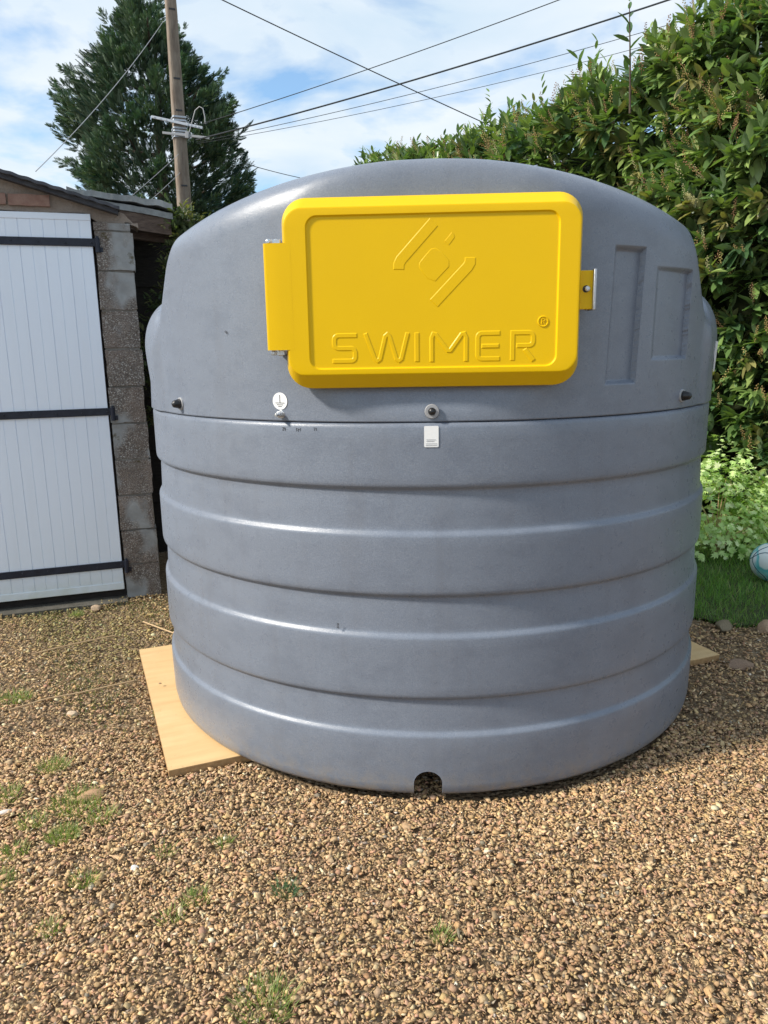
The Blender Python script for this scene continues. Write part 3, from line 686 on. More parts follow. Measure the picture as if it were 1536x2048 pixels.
# rear of the garage so it stands as a building
bm = bmesh.new(); box(bm, -3.2, .86, 4.6, 4.8, -.03, 2.2); box(bm, -3.2, -3.05, .17, 4.6, -.03, 3.1); bmo('rear_wall', bm, M['plaster'], gar)

# ================================================================ POLE + WIRES
pole = empty('utility_pole', (-2.27, 9.5, GZ)); tag(pole, 'weathered concrete utility pole with silver bands, in front of the conifer', 'utility pole')
def mkpole():
    bm = bmesh.new(); H = 6.6; rings = []
    for i in range(45):
        z = H*i/44; w = .118-.0088*z*1.15; w2 = w*.78; q = []
        ang = R_(24)
        for (a, b) in ((-1, -1), (-.8, -1.12), (.8, -1.12), (1, -1), (1.1, -.8), (1.1, .8), (1, 1), (-1, 1), (-1.1, .8), (-1.1, -.8)):
            x, y = a*w2, b*w2; q.append(bm.verts.new((x*math.cos(ang)-y*math.sin(ang), x*math.sin(ang)+y*math.cos(ang), z)))
        rings.append(q)
    for A, B in zip(rings, rings[1:]):
        for k in range(10): bm.faces.new((A[k], A[(k+1) % 10], B[(k+1) % 10], B[k]))
    bm.faces.new(rings[-1]); roughen(bm, .004, 6, 8)
    p = bmo('shaft', bm, M['pole'], pole, 35)
    c24, s24 = math.cos(R_(24)), math.sin(R_(24))
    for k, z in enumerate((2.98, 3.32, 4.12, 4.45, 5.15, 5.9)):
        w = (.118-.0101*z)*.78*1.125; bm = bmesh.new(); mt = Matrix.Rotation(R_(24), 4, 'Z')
        box(bm, -.035, .035, -w-.004, -w+.01, z-.009, z+.009, mt); bmo('step_slot_shade', bm, M['ink_hole_dark'], p)  # black boxes on the shaft paint the dark of its holes
    def band(zs, name):
        bm = bmesh.new()
        for z in zs:
            w = (.118-.0101*z)*.78*1.15+.006; rr = []
            for zz in (z-.009, z+.009):
                q = []
                for (a, b) in ((-.9, -1), (.9, -1), (1, -.9), (1, .9), (.9, 1), (-.9, 1), (-1, .9), (-1, -.9)):
                    x, y = a*w, b*w; q.append(bm.verts.new((x*c24-y*s24, x*s24+y*c24, zz)))
                rr.append(q)
            for k in range(8): bm.faces.new((rr[0][k], rr[0][(k+1) % 8], rr[1][(k+1) % 8], rr[1][k]))
            bm.faces.new(rr[0][::-1]); bm.faces.new(rr[1])
        return bmo(name, bm, M['galv'], pole)
    z0 = 4.035
    band((z0-.018, z0+.018), 'steel_band'); band((3.845, 3.875, 3.905, 3.935), 'steel_band')
    bm = bmesh.new(); mt = Matrix.Translation((0, -.10, z0-.05)) @ Matrix.Rotation(R_(12.5), 4, 'Y'); box(bm, -.285, .295, -.012, .012, -.014, .014, mt)
    for bx in (-.25, -.18, -.12, .13, .17, .21, .25): cyl(bm, mt @ Vector((bx, -.014, 0)), (0, -1, 0), .007, .007, .003, 8)
    bmo('cross_bracket', bm, M['galv'], pole, None, .002)
    bm = bmesh.new(); mt = Matrix.Translation((0, -.09, 3.86)) @ Matrix.Rotation(R_(7), 4, 'Y'); box(bm, -.17, .36, -.010, .010, -.013, .013, mt); box(bm, .09, .13, -.02, .02, -.03, .04, mt)
    bmo('cable_clamp', bm, M['grey'], pole, None, .003)
    tube('cable_loop', [(.13, -.10, 3.86), (.18, -.11, 3.99), (.22, -.11, 4.10), (.27, -.11, 4.14), (.31, -.11, 4.12), (.325, -.11, 4.03), (.325, -.11, 3.96)], .006, M['grey'], pole)
mkpole()
def wire(a, b, r, sag, label, m='cable'):
    a, b = Vector(a), Vector(b); n = 24; o = tube('overhead_wire', [a.lerp(b, k/n)-Vector((0, 0, sag*4*(k/n)*(1-k/n))) for k in range(n+1)], r, M[m], None, 6)
    return tag(o, label, 'wire', 'overhead wires across the sky')
PX = {}
wire((-1.97, 9.38, 3.93), (4.9, 6.5, 5.22), .0042, .10, 'thin upper overhead wire running right from the pole bracket')
wire((-2.06, 9.38, 3.76), (5.2, 7.0, 5.02), .0080, .10, 'thickest overhead wire running right from the lower pole clamp')
wire((-2.06, 9.40, 3.74), (4.9, 8.0, 4.92), .0030, .10, 'fine overhead wire just below the thickest one')
wire((-2.06, 9.42, 3.73), (4.9, 8.3, 4.84), .0026, .12, 'lowest of the fine overhead wires right of the pole')
wire((-3.1, 8.0, 5.40), (2.05, 10.0, 3.72), .0055, .03, 'dark overhead wire slanting down to the right and crossing the others')
wire((-2.34, 9.4, 4.98), (-2.48, 5.95, 2.72), .0032, .06, 'pale stay wire slanting from the pole down to the garage roof', 'grey')
wire((-2.27, 9.4, 3.62), (-2.62, 8.2, 2.86), .0028, .01, 'short wire from the pole down behind the roof, the left one of two', 'grey')
wire((-2.27, 9.4, 3.42), (-2.48, 8.2, 2.78), .0028, .01, 'short wire from the pole down behind the roof, the right one of two', 'grey')
wire((-2.0, 12.5, 4.18), (-.6, 13.5, 4.05), .005, .03, 'faint low wire right of the conifer above the tank')

# ================================================================ VEGETATION
def leaf_T(w=.17, droop=.12, fold=.05, st=(0, .18, .45, .75, 1), ws=(.05, .78, 1, .72, .0)):
    V = []; F = []
    for t, k in zip(st, ws):
        z = -droop*t*t
        V += [(t, -w*k, z+fold*k), (t, 0, z), (t, w*k, z+fold*k)]
    for i in range(len(st)-1):
        a = i*3; F += [(a, a+3, a+4, a+1), (a+1, a+4, a+5, a+2)]
    return np.array(V, float), np.array(F)
LEAF, LEAFF = leaf_T(.165)
SPK = []; SPF = []
for i in range(20):   # raceme template: little pods round a stalk, length 1
    t = .18+.82*i/19; a = i*2.4; r = .10*(1-t*.55); c = np.array([t, r*math.cos(a), r*math.sin(a)]); s = .035
    o = len(SPK)
    SPK += [c+[s, 0, 0], c+[-s, 0, 0], c+[0, s, 0], c+[0, -s, 0], c+[0, 0, s], c+[0, 0, -s]]
    for tri in ((0, 2, 4), (0, 4, 3), (0, 3, 5), (0, 5, 2), (1, 4, 2), (1, 3, 4), (1, 5, 3), (1, 2, 5)): SPF.append([o+q for q in tri])
o = len(SPK); SPK += [(0, .012, 0), (0, -.006, .01), (0, -.006, -.01), (1, 0, 0)]; SPF += [[o, o+1, o+3], [o+1, o+2, o+3], [o+2, o, o+3]]
SPK = np.array(SPK, float); SPF = np.array(SPF)
def shoots(P, D, L, nl, lsz, base_col, q, tip_up=.35):
    """whorled leaves along each shoot; P base (n,3), D unit axis, L length"""
    n = len(P); parts = []
    for k in range(nl):
        t = (k+.5)/nl; a = k*2.4+q.uniform(0, 6.28, n)
        fr = frames(D); side = fr[:, :, 1]*np.cos(a)[:, None]+fr[:, :, 2]*np.sin(a)[:, None]
        open_ = q.uniform(.55, 1.35, n)*(1.25-.75*t)
        d = D*1.0+side*open_[:, None]*1.2; d[:, 2] -= .18*(1-t); d /= np.linalg.norm(d, axis=1, keepdims=True)
        p = P+D*(L*t)[:, None]; s = lsz*q.uniform(.72, 1.15, n)*(1.05-.35*t)
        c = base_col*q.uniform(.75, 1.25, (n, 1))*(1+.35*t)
        rl = q.normal(0, .35, n); parts.append(scatter('', LEAF, LEAFF, p, frames(d, rl), s, c, None))
    return merge(parts)
def hedge():
    q = np.random.default_rng(3)
    path = np.array([(6.0, 4.3), (4.6, 4.85), (3.5, 5.35), (2.75, 5.95), (2.25, 6.8), (1.75, 7.9), (.75, 9.4), (-.1, 10.6), (-.36, 10.95)])
    seg = np.linalg.norm(np.diff(path, axis=0), axis=1); cum = np.concatenate([[0], np.cumsum(seg)])
    def at(s):
        x = np.interp(s, cum, path[:, 0]); y = np.interp(s, cum, path[:, 1]); e = .25
        tx = np.interp(s+e, cum, path[:, 0])-np.interp(s-e, cum, path[:, 0]); ty = np.interp(s+e, cum, path[:, 1])-np.interp(s-e, cum, path[:, 1])
        l = np.hypot(tx, ty); nx, ny = ty/l, -tx/l
        f = np.sign(nx*(0-x)+ny*(1-y)); return x, y, nx*f, ny*f
    def H(s): return 3.74+.10*np.sin(s*1.9+.5)+.09*np.sin(s*4.7)+.06*np.sin(s*9.3+1)-.26*sstep(4.6, 7.6, s)+.38*sstep(7.6, 9.3, s)
    def bulge(s, z): return .16*np.sin(s*2.7+z*1.3)+.13*np.sin(z*3.9+s*1.1+1)+.10*np.sin(s*6.1-z*5.3)+.05*np.sin(s*13+z*11)
    hd = empty('laurel_hedge', (2.9, 6.0, GZ)); tag(hd, 'tall clipped laurel hedge with glossy leaves and brown flower spikes behind the tank', 'hedge')
    off = np.array([2.9, 6.0, GZ])
    groups = []
    def emit(n, lay, s0=0.2, s1=None, zlo=.0):
        s = q.uniform(s0, s1 or cum[-1]-.2, n); z = q.uniform(zlo, 1, n)**.9*H(s); x, y, nx, ny = at(s)
        out_ = bulge(s, z)-lay; cut = np.clip((z/H(s)-.9)/.1, 0, 1); out_ = out_-cut**2*.35
        P = np.stack([x+nx*out_, y+ny*out_, z], 1)
        D = np.stack([nx*.95, ny*.95, .35+.5*q.normal(0, .5, n)+.7*cut], 1)+q.normal(0, .42, (n, 3)); D /= np.linalg.norm(D, axis=1, keepdims=True)
        return P, D, s, z
    def colors(n): 
        pal = np.array([(.098, .165, .052), (.132, .200, .056), (.066, .128, .052), (.19, .25, .078), (.20, .185, .068)])
        return pal[q.choice(5, n, p=[.3, .25, .22, .15, .08])]
    parts = []
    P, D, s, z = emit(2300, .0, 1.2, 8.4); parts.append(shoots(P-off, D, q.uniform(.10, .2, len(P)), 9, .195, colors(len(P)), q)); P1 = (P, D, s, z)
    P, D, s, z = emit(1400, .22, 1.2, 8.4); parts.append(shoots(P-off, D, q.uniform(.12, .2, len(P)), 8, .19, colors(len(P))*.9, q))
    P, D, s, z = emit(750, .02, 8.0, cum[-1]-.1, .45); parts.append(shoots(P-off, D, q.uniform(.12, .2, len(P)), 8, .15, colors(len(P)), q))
    P, D, s, z = emit(300, .0, .1, 1.3); parts.append(shoots(P-off, D, q.uniform(.12, .2, len(P)), 8, .17, colors(len(P)), q))
    # top surface and ragged upright shoots
    n = 1300; s = q.uniform(1.0, cum[-1]-.2, n); x, y, nx, ny = at(s); b = -q.uniform(-.05, 1.0, n)
    P = np.stack([x+nx*b, y+ny*b, H(s)-.12+q.uniform(-.1, .10, n)], 1); D = np.stack([q.normal(0, .35, n), q.normal(0, .35, n), np.ones(n)], 1); D /= np.linalg.norm(D, axis=1, keepdims=True)
    PT = P; parts.append(shoots(P-off, D, q.uniform(.12, .3, n), 8, .165, colors(n)*1.05, q))
    n = 110; s = q.uniform(1.5, cum[-1]-.5, n); x, y, nx, ny = at(s); b = -q.uniform(.0, .6, n); Ls = q.uniform(.15, .42, n)
    P = np.stack([x+nx*b, y+ny*b, H(s)-.03], 1); D = np.stack([q.normal(0, .16, n), q.normal(0, .16, n), np.ones(n)], 1); D /= np.linalg.norm(D, axis=1, keepdims=True)
    parts.append(shoots(P-off, D, Ls, 7, .12, colors(n), q))
    # the one long shoot above the rest
    P = np.array([[1.98, 6.55, 3.40]]); parts.append(shoots(P-off, np.array([[-.06, 0, .998]]), np.array([.62]), 11, .16, np.array([[.05, .10, .03]]), q))
    V, F, C = merge(parts); npmesh('foliage', V, F, M['leaf'], hd, col=C)
    tube('shoot_stem', [(1.99-off[0], 6.55-off[1], 3.2-off[2]), (1.97-off[0], 6.55-off[1], 3.6-off[2]), (1.945-off[0], 6.55-off[1], 3.98-off[2])], [.010, .007, .003], M['bark'], hd)
    # flower spikes
    P, D, s, z = P1; k = q.random(len(P)) < .40; P = P[k]; D = D[k]; n = len(P); up = D*.6+np.array([0, 0, .75])+q.normal(0, .2, (n, 3)); up /= np.linalg.norm(up, axis=1, keepdims=True)
    P = P+D*.14; P = np.vstack([P, P+q.normal(0, .06, P.shape)]); up = np.vstack([up, up+q.normal(0, .3, up.shape)]); n = len(P); P = np.vstack([P, PT[::4]+[0, 0, .12]]); m_ = len(P)-n; up = np.vstack([up, np.tile([0, 0, 1.], (m_, 1))+q.normal(0, .15, (m_, 3))]); up /= np.linalg.norm(up, axis=1, keepdims=True); n = len(P)
    pal = np.array([(.40, .27, .11), (.46, .37, .15), (.34, .19, .10), (.52, .48, .26)]); c = pal[q.choice(4, n, p=[.36, .28, .24, .12])]*q.uniform(.8, 1.2, (n, 1))
    V, F, C = scatter('', SPK, SPF, P-off, frames(up), q.uniform(.10, .20, n), c, None); npmesh('flower_spikes', V, F, M['softleaf'], hd, col=C)
    # dark hull inside: blocks light, inner shade put into its colour
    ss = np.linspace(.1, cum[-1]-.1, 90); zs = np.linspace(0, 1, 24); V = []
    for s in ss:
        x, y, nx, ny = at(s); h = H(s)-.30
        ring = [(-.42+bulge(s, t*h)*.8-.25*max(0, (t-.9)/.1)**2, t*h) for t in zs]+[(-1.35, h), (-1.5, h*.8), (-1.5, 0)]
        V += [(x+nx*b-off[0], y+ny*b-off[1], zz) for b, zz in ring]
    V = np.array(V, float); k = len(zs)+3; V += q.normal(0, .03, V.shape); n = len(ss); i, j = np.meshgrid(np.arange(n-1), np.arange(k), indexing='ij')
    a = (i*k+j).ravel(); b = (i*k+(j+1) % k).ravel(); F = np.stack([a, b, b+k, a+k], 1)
    npmesh('dark_core_hull', V, F, M['shade'], hd, col=np.tile([.035, .045, .02], (len(V), 1)))
hedge()

def conifer():
    q = np.random.default_rng(8); base = np.array([-3.18, 12.0, GZ]); t = empty('conifer_tree', base); t.scale = (.97, .97, .955); tag(t, 'big dark green conifer with feathery foliage behind the pole', 'tree')
    zk = np.array([.4, 1.5, 3.0, 3.6, 4.2, 4.9, 5.3, 5.6, 5.9, 6.15, 6.35]); rk = np.array([.9, 1.1, 1.2, 1.28, 1.44, 1.36, 1.20, .98, .66, .36, .06])
    # plume template: flat feathery spray
    V = []; F = []
    for k in range(13):
        t_ = k/13; 
        for sd in (-1, 1):
            L_ = .34*(1-t_)**.75+.06; a = R_(38); o = len(V); d = np.array([math.cos(a), sd*math.sin(a)]); p = np.array([t_*.86, 0]); w = .024; nrm = np.array([-d[1], d[0]])*w
            m1 = p+d*L_*.55; e = p+d*L_
            V += [(p[0]-nrm[0]*.4, p[1]-nrm[1]*.4, -.05*t_), (m1[0]-nrm[0], m1[1]-nrm[1], -.05*t_+.02*sd), (e[0], e[1], -.04+.03*math.sin(k*2.)), (m1[0]+nrm[0], m1[1]+nrm[1], -.05*t_+.03)]
            F.append((o, o+1, o+2, o+3))
    o = len(V); V += [(0, -.02, 0), (0, .02, 0), (1, .004, -.03), (1, -.004, -.03)]; F.append((o, o+1, o+2, o+3))
    T = np.array(V, float); F = np.array(F)
    parts = []; 
    def lob(th, z): return 1+.10*np.sin(th*3+z*1.7)+.10*np.sin(th*5-z*3.1+1)+.06*np.sin(th*9+z*6)
    pal = np.array([(.026, .074, .052), (.036, .094, .050), (.022, .060, .048), (.060, .120, .042)])
    def sprays(P, D, sz, c): parts.append(scatter('', T, F, P, frames(D/np.linalg.norm(D, axis=1, keepdims=True), q.normal(0, .9, len(P))), sz, c, None))
    for n, shell in ((3600, .80), (1500, .6)):
        z = q.uniform(2.2, 5.9, n); th = q.uniform(0, 2*np.pi, n); rr = np.maximum(np.interp(z, zk, rk)*shell*lob(th, z)-.1, .02)
        P = np.stack([rr*np.cos(th)+.12*np.clip(4.6-z, -1, 2), rr*np.sin(th), z], 1); D = np.stack([np.cos(th), np.sin(th), q.uniform(.2, 1.1, n)], 1)+q.normal(0, .3, (n, 3))
        P[:, :2] *= .93; sprays(P, D, q.uniform(.14, .26, n), pal[q.choice(4, n, p=[.35, .15, .5, 0])]*q.uniform(.7, 1.1, (n, 1)))
    NC = 330; zc = 2.2+4.05*q.uniform(0, 1, NC)**1.05; tc_ = (np.arange(NC)*2.399+q.normal(0, .15, NC)) % (2*np.pi)
    for zz_, th in zip(zc, tc_):
        R0 = max(.03, np.interp(zz_, zk, rk)*(1+.09*math.sin(th*3+zz_*2)+.07*math.sin(th*7-zz_*4))-.46); L_ = q.uniform(.30, .56); w = q.uniform(.12, .20)
        ax = np.array([math.cos(th), math.sin(th), q.uniform(.25, .9)+max(0, zz_-5.2)*1.2]); ax /= np.linalg.norm(ax); k = 84; tt = q.uniform(0, 1, k)**.8
        la = q.uniform(0, 6.28, k); u = np.cross(ax, [0, 0, 1.]); u /= np.linalg.norm(u); v = np.cross(ax, u); lat = u*np.cos(la)[:, None]+v*np.sin(la)[:, None]
        P = np.array([R0*math.cos(th)+.12*min(2, max(-1, 4.6-zz_)), R0*math.sin(th), zz_])+ax*(tt*L_)[:, None]+lat*(w*(1-tt)**.7*q.uniform(.3, 1, k))[:, None]
        D = ax+lat*q.uniform(.25, .9, k)[:, None]+q.normal(0, .12, (k, 3)); D[:, 2] += .12
        c = pal[q.choice(4, k, p=[.3, .35, .1, .25])]*(.75+.5*tt)[:, None]*q.uniform(.85, 1.2)  # inside of each clump darker, tips lighter: shade put into the colour
        sprays(P, D, q.uniform(.075, .15, k)*(1.15-.5*tt), c)
    # protruding plumes: stacked sprays forming pointed leaders at the outline
    for _ in range(22):
        z = q.uniform(2.6, 5.9); th = q.uniform(0, 2*np.pi); r = max(.05, np.interp(z, zk, rk)*lob(th, z)-.1); ax = np.array([math.cos(th)*.9, math.sin(th)*.9, q.uniform(.55, 1.2)]); ax /= np.linalg.norm(ax); L_ = q.uniform(.22, .5)
        k = 12; tt = np.linspace(0, 1, k); P = np.array([(r-.12)*math.cos(th)+.12*min(2, 4.6-z), r*math.sin(th), z])+ax*(tt*L_)[:, None]
        D = np.tile(ax, (k, 1))+q.normal(0, .35, (k, 3))*(1-tt)[:, None]; c = np.tile((.03, .07, .03), (k, 1))*q.uniform(.8, 1.3, (k, 1))
        parts.append(scatter('', T, F, P, frames(D, q.uniform(0, 3, k)), .17-.11*tt, c, None))
    V, F, C = merge(parts); npmesh('crown', V, F, M['needle'], t, col=C)
    tube('trunk', [(0, 0, 0), (.03, 0, 1.5), (0, .02, 3.5), (.05, 0, 6.0)], [.19, .15, .10, .02], M['bark'], t, 12)
    for k in range(26):
        z = 1.2+k*.19; a = k*2.4; r = np.interp(z, zk, rk)*.8
        tube('branch', [(0, 0, z), (math.cos(a)*r*.5, math.sin(a)*r*.5, z+.10), (math.cos(a)*r, math.sin(a)*r, z+.45)], [.035, .02, .008], M['bark'], t, 5)
conifer()

def bush(name, base, prof, n, lsz, pal, label, cat, matn='softleaf', ry=.8, nl=6):
    q = np.random.default_rng(int(abs(base[0]*100))); t = empty(name, base); tag(t, label, cat); zk, rk = prof
    parts = []
    for shell, m_ in ((1, n), (.7, n//2)):
        z = q.uniform(zk[0], zk[-1], m_); th = q.uniform(0, 2*np.pi, m_); r = np.interp(z, zk, rk)*shell*(1+.15*np.sin(th*4+z*5))
        P = np.stack([r*np.cos(th), r*np.sin(th)*ry, z], 1)+q.normal(0, .03, (m_, 3)); D = np.stack([np.cos(th), np.sin(th), q.uniform(.0, 1.4, m_)], 1)+q.normal(0, .3, (m_, 3)); D /= np.linalg.norm(D, axis=1, keepdims=True)
        c = pal[q.choice(len(pal), m_)]*q.uniform(.8, 1.2, (m_, 1)); parts.append(shoots(P, D, q.uniform(.05, .14, m_), nl, lsz, c, q))
    V, F, C = merge(parts); npmesh('foliage', V, F, M[matn], t, col=C)
    for k in range(9):
        a = k*2.4; zt = zk[-1]*.85; rr = rk[1]*.5; tube('stem', [(0.04*math.cos(a), .04*math.sin(a), 0), (rr*math.cos(a)*.6, rr*math.sin(a)*.5, zt*.5), (np.interp(zt, zk, rk)*.6*math.cos(a), np.interp(zt, zk, rk)*.6*math.sin(a)*ry, zt)], [.012, .009, .004], M['bark'], t, 5)
    return t
bush('climbing_shrub', (-1.23, 5.05, GZ), (np.array([1.0, 1.2, 1.5, 1.7, 1.9, 2.1, 2.30]), np.array([.20, .24, .24, .15, .06, .03, .02])), 520, .058, np.array([(.05, .075, .022), (.075, .095, .030), (.035, .06, .02), (.14, .14, .055)]), 'small leaved shrub growing between the garage and the tank', 'shrub')
# pale green plant: lobed leaves
def palm_leaf():
    V = [(0, 0, 0)]; angs = [-150, -118, -82, -60, -38, -20, 0, 20, 38, 60, 82, 118, 150]; rad = [.34, .42, .72, .42, .92, .50, 1.08, .50, .92, .42, .72, .42, .34]
    for a, r in zip(angs, rad): V.append((r*math.cos(R_(a))*.55+.15, r*math.sin(R_(a))*.55, -.10*r*r+.05*math.cos(R_(a*4))))
    return np.array(V, float), np.array([(0, i, i+1, i+1) for i in range(1, len(V)-1)])[:, :3]
PLV, PLF = palm_leaf()
def pale_plant(x, y, rx, h, n, label, seed):
    q = np.random.default_rng(seed); t = empty('leafy_plant', (x, y, GZ)); tag(t, label, 'plant')
    u = q.uniform(0, 1, n)**.5; th = q.uniform(0, 2*np.pi, n); el = np.arccos(q.uniform(0.02, 1, n)); sh = q.uniform(.72, 1.03, n)*(1+.10*np.sin(th*5)+.08*np.sin(el*9+th*3))
    P = np.stack([rx*np.sin(el)*np.cos(th)*sh, rx*.72*np.sin(el)*np.sin(th)*sh, .05+h*np.cos(el)*sh], 1)
    nr = np.stack([np.sin(el)*np.cos(th), np.sin(el)*np.sin(th), np.cos(el)+.5], 1)+q.normal(0, .32, (n, 3)); d = np.cross(nr, q.normal(size=(n, 3))); d[:, 2] -= .2
    d /= np.linalg.norm(d, axis=1, keepdims=True); nr /= np.linalg.norm(nr, axis=1, keepdims=True); yv = np.cross(nr, d); yv /= np.linalg.norm(yv, axis=1, keepdims=True); nz = np.cross(d, yv)
    pal = np.array([(.50, .66, .24), (.62, .74, .36), (.36, .54, .17), (.72, .78, .46)]); c = pal[q.choice(4, n, p=[.4, .25, .25, .1])]*q.uniform(.8, 1.15, (n, 1))
    V, F, C = scatter('', PLV, PLF, P, np.stack([d, yv, nz], 2), q.uniform(.035, .075, n), c, None); npmesh('leaves', V, F, M['softleaf'], t, col=C)
    for k in range(14):
        a = k*2.4; e = R_(15+60*((k*.37) % 1)); tip = (rx*.8*math.sin(e)*math.cos(a), rx*.58*math.sin(e)*math.sin(a), h*.85*math.cos(e)); tube('stem', [(0, 0, 0), (tip[0]*.4, tip[1]*.4, tip[2]*.6), tip], [.006, .004, .002], M['softleaf'] if False else M['twig'], t, 5)
pale_plant(2.30, 5.15, .40, .70, 1500, 'pale green lobed plant in front of the hedge, right behind the tank edge', 1)
pale_plant(2.80, 5.25, .42, .56, 1400, 'lower pale green lobed plant behind the ball at the right border', 2)
# blades
def blade_T(bend=.35, w=.03):
    V = []; F = []
    for i, t in enumerate((0, .4, .75, 1)): k = (1, .85, .5, .04)[i]; V += [(-w*k, bend*t*t, t*(1-.12*t)), (w*k, bend*t*t, t*(1-.12*t))]
    for i in range(3): a = i*2; F.append((a, a+1, a+3, a+2))
    return np.array(V, float), np.array(F)
BLV, BLF = blade_T()
def rotz(a): c, s = np.cos(a), np.sin(a); z = np.zeros_like(a); return np.stack([np.stack([c, -s, z], 1), np.stack([s, c, z], 1), np.stack([z, z, z+1], 1)], 1)
def lawn():
    q = np.random.default_rng(4); n = 60000; x = q.uniform(1.30, 4.2, n); y = q.uniform(3.0, 6.6, n)
    k = (y > lawn_edge(x)+q.normal(0, .02, n)) & (y < 7.0-.5*(x-1.3)) & (np.hypot(x-CXT, y-CYT) > 1.14); x, y = x[k], y[k]; n = len(x)
    tl = q.normal(0, .38, (n, 2)); Rz = rotz(q.uniform(0, 6.28, n)); sh = np.tile(np.eye(3), (n, 1, 1)); sh[:, 0, 2] = tl[:, 0]; sh[:, 1, 2] = tl[:, 1]; Rm = np.einsum('nij,njk->nik', sh, Rz)
    h = q.uniform(.025, .075, n)*(1+.25*np.sin(x*7)*np.sin(y*6)); sc = np.stack([np.maximum(h, .045)*.9, h, h], 1)
    pal = np.array([(.14, .29, .045), (.18, .34, .055), (.10, .22, .045), (.26, .35, .09), (.38, .38, .16)]); c = pal[q.choice(5, n, p=[.34, .3, .22, .1, .04])]*q.uniform(.75, 1.25, (n, 1))
    V, F, C = scatter('', BLV, BLF, np.stack([x, y, np.full(n, GZ)+.0], 1), Rm, sc, c, None); o = npmesh('lawn_grass', V, F, M['grass'], col=C); tag(o, 'short green lawn right of the tank', 'grass', kind='stuff')
    xs = np.linspace(1.3, 9, 60); V = []; F = []
    for i, xx in enumerate(xs):
        y0 = max(lawn_edge(xx)+.03, lawn_edge(xx) if xx < 3.5 else 3.3)
        for t in np.linspace(0, 1, 10): V.append((xx, y0+(13-y0)*t**2, GZ+float(gz(xx, y0+(13-y0)*t**2))*.5+.008))
    for i in range(59):
        for j in range(9): a = i*10+j; F.append((a, a+10, a+11, a+1))
    o = npmesh('lawn', V, F, m_noise('turf_soil', (.035, .045, .018), (.07, .08, .03), 20, .95, .01), smooth=True); o['kind'] = 'structure'
lawn()
def tuft_mesh(seed, n, rad, hmin, hmax, pal):
    q = np.random.default_rng(seed); r = rad*np.sqrt(q.uniform(0, 1, n)); a = q.uniform(0, 6.28, n); x, y = r*np.cos(a), r*np.sin(a)
    sh = np.tile(np.eye(3), (n, 1, 1)); sh[:, 0, 2] = x/rad*.7+q.normal(0, .3, n); sh[:, 1, 2] = y/rad*.7+q.normal(0, .3, n); Rm = np.einsum('nij,njk->nik', sh, rotz(q.uniform(0, 6.28, n)))
    h = q.uniform(hmin, hmax, n); c = np.array(pal)[q.choice(len(pal), n)]*q.uniform(.8, 1.2, (n, 1)); sc = np.stack([np.full(n, .038), h, h], 1)
    return scatter('', BLV, BLF, np.stack([x, y, np.zeros(n)], 1), Rm, sc, c, None)
GP = [(.19, .27, .055), (.26, .34, .085), (.14, .21, .05), (.38, .38, .17)]
tufts = [(-1.19, 2.48, .055, 80, 'upper grass clump left of the board corner'), (-1.03, 2.27, .085, 190, 'largest grass clump in the gravel, left of the board'), (-.92, 2.19, .055, 70, 'thin grass clump joined to the right of the largest one'),
         (-1.27, 2.30, .05, 60, 'grass clump at the left border, level with the largest one'), (-1.13, 2.16, .05, 50, 'sparse grass between the largest clump and the left border'), (-1.0, 2.09, .05, 110, 'bright grass clump just below the largest one'),
         (-1.12, 2.02, .045, 60, 'small grass clump near the left border below the others'), (-1.10, 1.89, .045, 70, 'grass clump cut by the left border, lowest there'), (-.86, 1.89, .04, 60, 'small upright grass tuft left of centre in the gravel'),
         (-.53, 1.82, .042, 60, 'grass tuft in the middle of the left half of the gravel'), (-.58, 1.745, .035, 26, 'thin spiky grass sprig beside the middle tuft'), (-.29, 1.85, .038, 60, 'dark bluish green weed below the tank'),
         (-.51, 2.07, .03, 24, 'tiny grass sprig between the board and the middle tuft'), (-.67, 2.02, .032, 26, 'faint sprig of grass below the board corner'), (.13, 1.67, .030, 48, 'single bright grass tuft below the tank notch'),
         (-.29, 1.48, .075, 120, 'wide grass clump at the bottom edge of the photo'), (-.88, 1.71, .035, 26, 'thin grass sprig low in the left corner'), (-1.77, 4.16, .045, 50, 'small green weed in front of the white door'),
         (-1.60, 3.06, .07, 90, 'low grass clump at the left border, level with the board'), (-.93, 2.90, .03, 26, 'small weed touching the left edge of the board')]
for i, (x, y, r, n, lab) in enumerate(tufts):
    pal = [(.07, .15, .07), (.10, .19, .09), (.06, .12, .05)] if 'bluish' in lab else GP
    V, F, C = tuft_mesh(i+20, int(n*2.6), r*(.85 if i not in (1, 15) else .9), .014, .043 if r > .045 else .034, pal)
    o = npmesh('grass_tuft', V, F, M['grass'], col=C); o.location = (x, y, GZ+float(gz(x, y))+.004); tag(o, lab, 'grass tuft', 'grass tufts in the gravel')
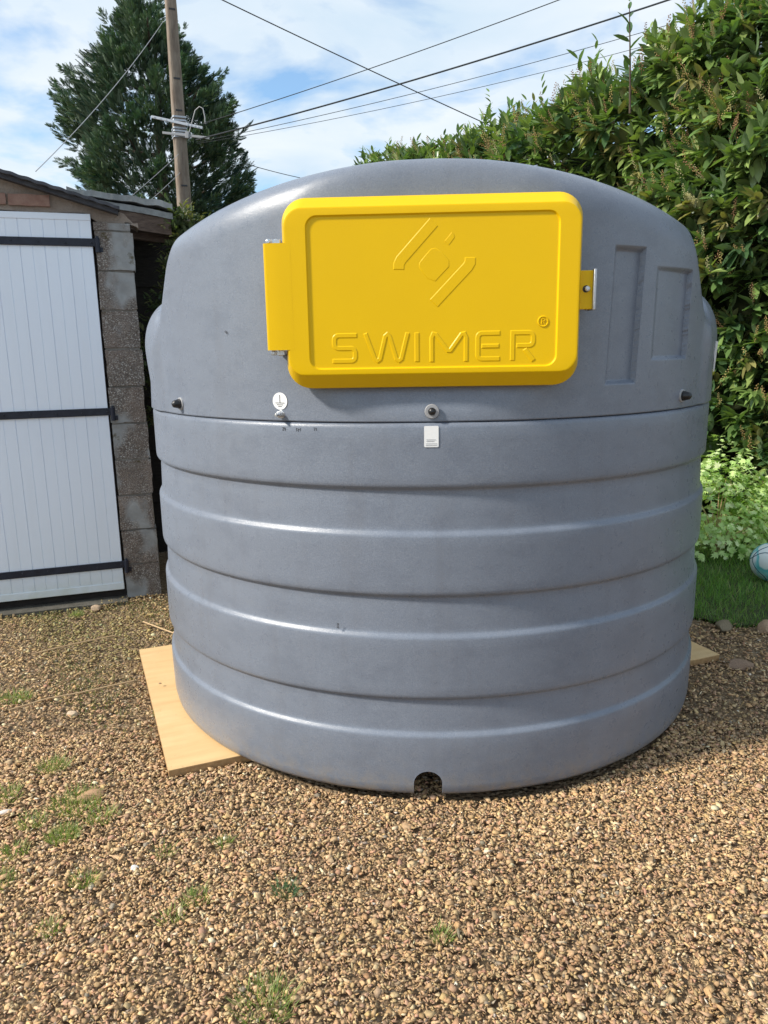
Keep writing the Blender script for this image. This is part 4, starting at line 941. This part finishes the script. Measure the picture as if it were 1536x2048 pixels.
def moss():
    q = np.random.default_rng(6); n = 15000; x = q.uniform(-2.6, -.8, n); y = q.uniform(2.7, 4.5, n); m_ = .5+.5*np.sin(x*4.1+1)*np.sin(y*5.3+x*2)+.3*np.sin(x*11+y*7)
    k = (m_ > q.uniform(.35, 1.5, n)) & ~in_board(x, y, .01) & ((y-4.2) < (x+2.24)*.33-.05) & (np.hypot(x-CXT, y-CYT) > 1.16); x, y = x[k], y[k]; n = len(x)
    sh = np.tile(np.eye(3), (n, 1, 1)); sh[:, :2, 2] = q.normal(0, .6, (n, 2)); Rm = np.einsum('nij,njk->nik', sh, rotz(q.uniform(0, 6.28, n))); h = q.uniform(.008, .024, n)
    pal = np.array([(.14, .16, .045), (.20, .21, .06), (.11, .14, .03)]); c = pal[q.choice(3, n)]; V, F, C = scatter('', BLV, BLF, np.stack([x, y, GZ+gz(x, y)+.006], 1), Rm, np.stack([np.full(n, .06), h, h], 1), c, None)
    tag(npmesh('sparse_weeds', V, F, M['grass'], col=C), 'sparse low weeds in the damp gravel before the door', 'weeds', kind='stuff')
moss()
for pts, lab in (([(-1.56, 2.92, 0), (-1.45, 3.02, .004), (-1.33, 3.09, .002), (-1.14, 3.22, 0)], 'long straw coloured stem lying on the gravel left of the board'), ([(-1.33, 3.98, .004), (-1.22, 3.88, .008), (-1.10, 3.78, .01)], 'short pale stick lying beside the tank near the pillar'), ([(-1.75, 3.55, 0), (-1.6, 3.68, .003), (-1.42, 3.8, 0)], 'thin dry stem on the weedy gravel before the door')):
    o = tube('dry_stem', [(a, b, GZ+float(gz(a, b))+.018+c) for a, b, c in pts], .0038, M['twig'], None, 6); tag(o, lab, 'dry stem')
# ball ------------------------------------------------------------
def ball():
    t = empty('ball', (2.36, 4.5, GZ+.145)); t.rotation_euler = (.3, .2, .5); tag(t, 'white and turquoise ball with dark wavy lines on the lawn', 'ball')
    m = mat('ball_skin', (.8, .85, .8), .35); q = NB(m); c = q.co((1, 1, 1)); n = q.noise(c, 7.5, 2, .4)
    q.col(q.ramp(n, [(.42, (.80, .84, .78)), (.47, (.80, .84, .78)), (.50, (.10, .52, .52)), (.56, (.30, .68, .66)), (.62, (.80, .84, .82))]))
    bm = bmesh.new(); bmesh.ops.create_uvsphere(bm, u_segments=48, v_segments=32, radius=.118); bmo('shell', bm, m, t, 60)
    for k, (ax, ph) in enumerate((((.3, .2, 1), 0), ((1, .3, .2), 1.2), ((.2, 1, -.4), 2.1))):
        a = Vector(ax).normalized(); u = a.orthogonal().normalized(); v = a.cross(u)
        pts = [(u*math.cos(s)+v*math.sin(s)+a*.28*math.sin(3*s+ph)).normalized()*.1175 for s in np.linspace(0, 2*math.pi, 90)]
        tube('seam_line', pts, .0028, mat('ball_line', (.01, .10, .14), .4), t, 6)
ball()
bm = bmesh.new(); box(bm, -.015, .015, -.012, .012, 0, 1.55); o = bmo('wooden_plank', bm, M['cream'], None, None, .002); o.location = (-1.55, 5.02, GZ); o.rotation_euler = (.03, R_(-1), .2); tag(o, 'narrow pale plank leaning behind the block pillar', 'plank')
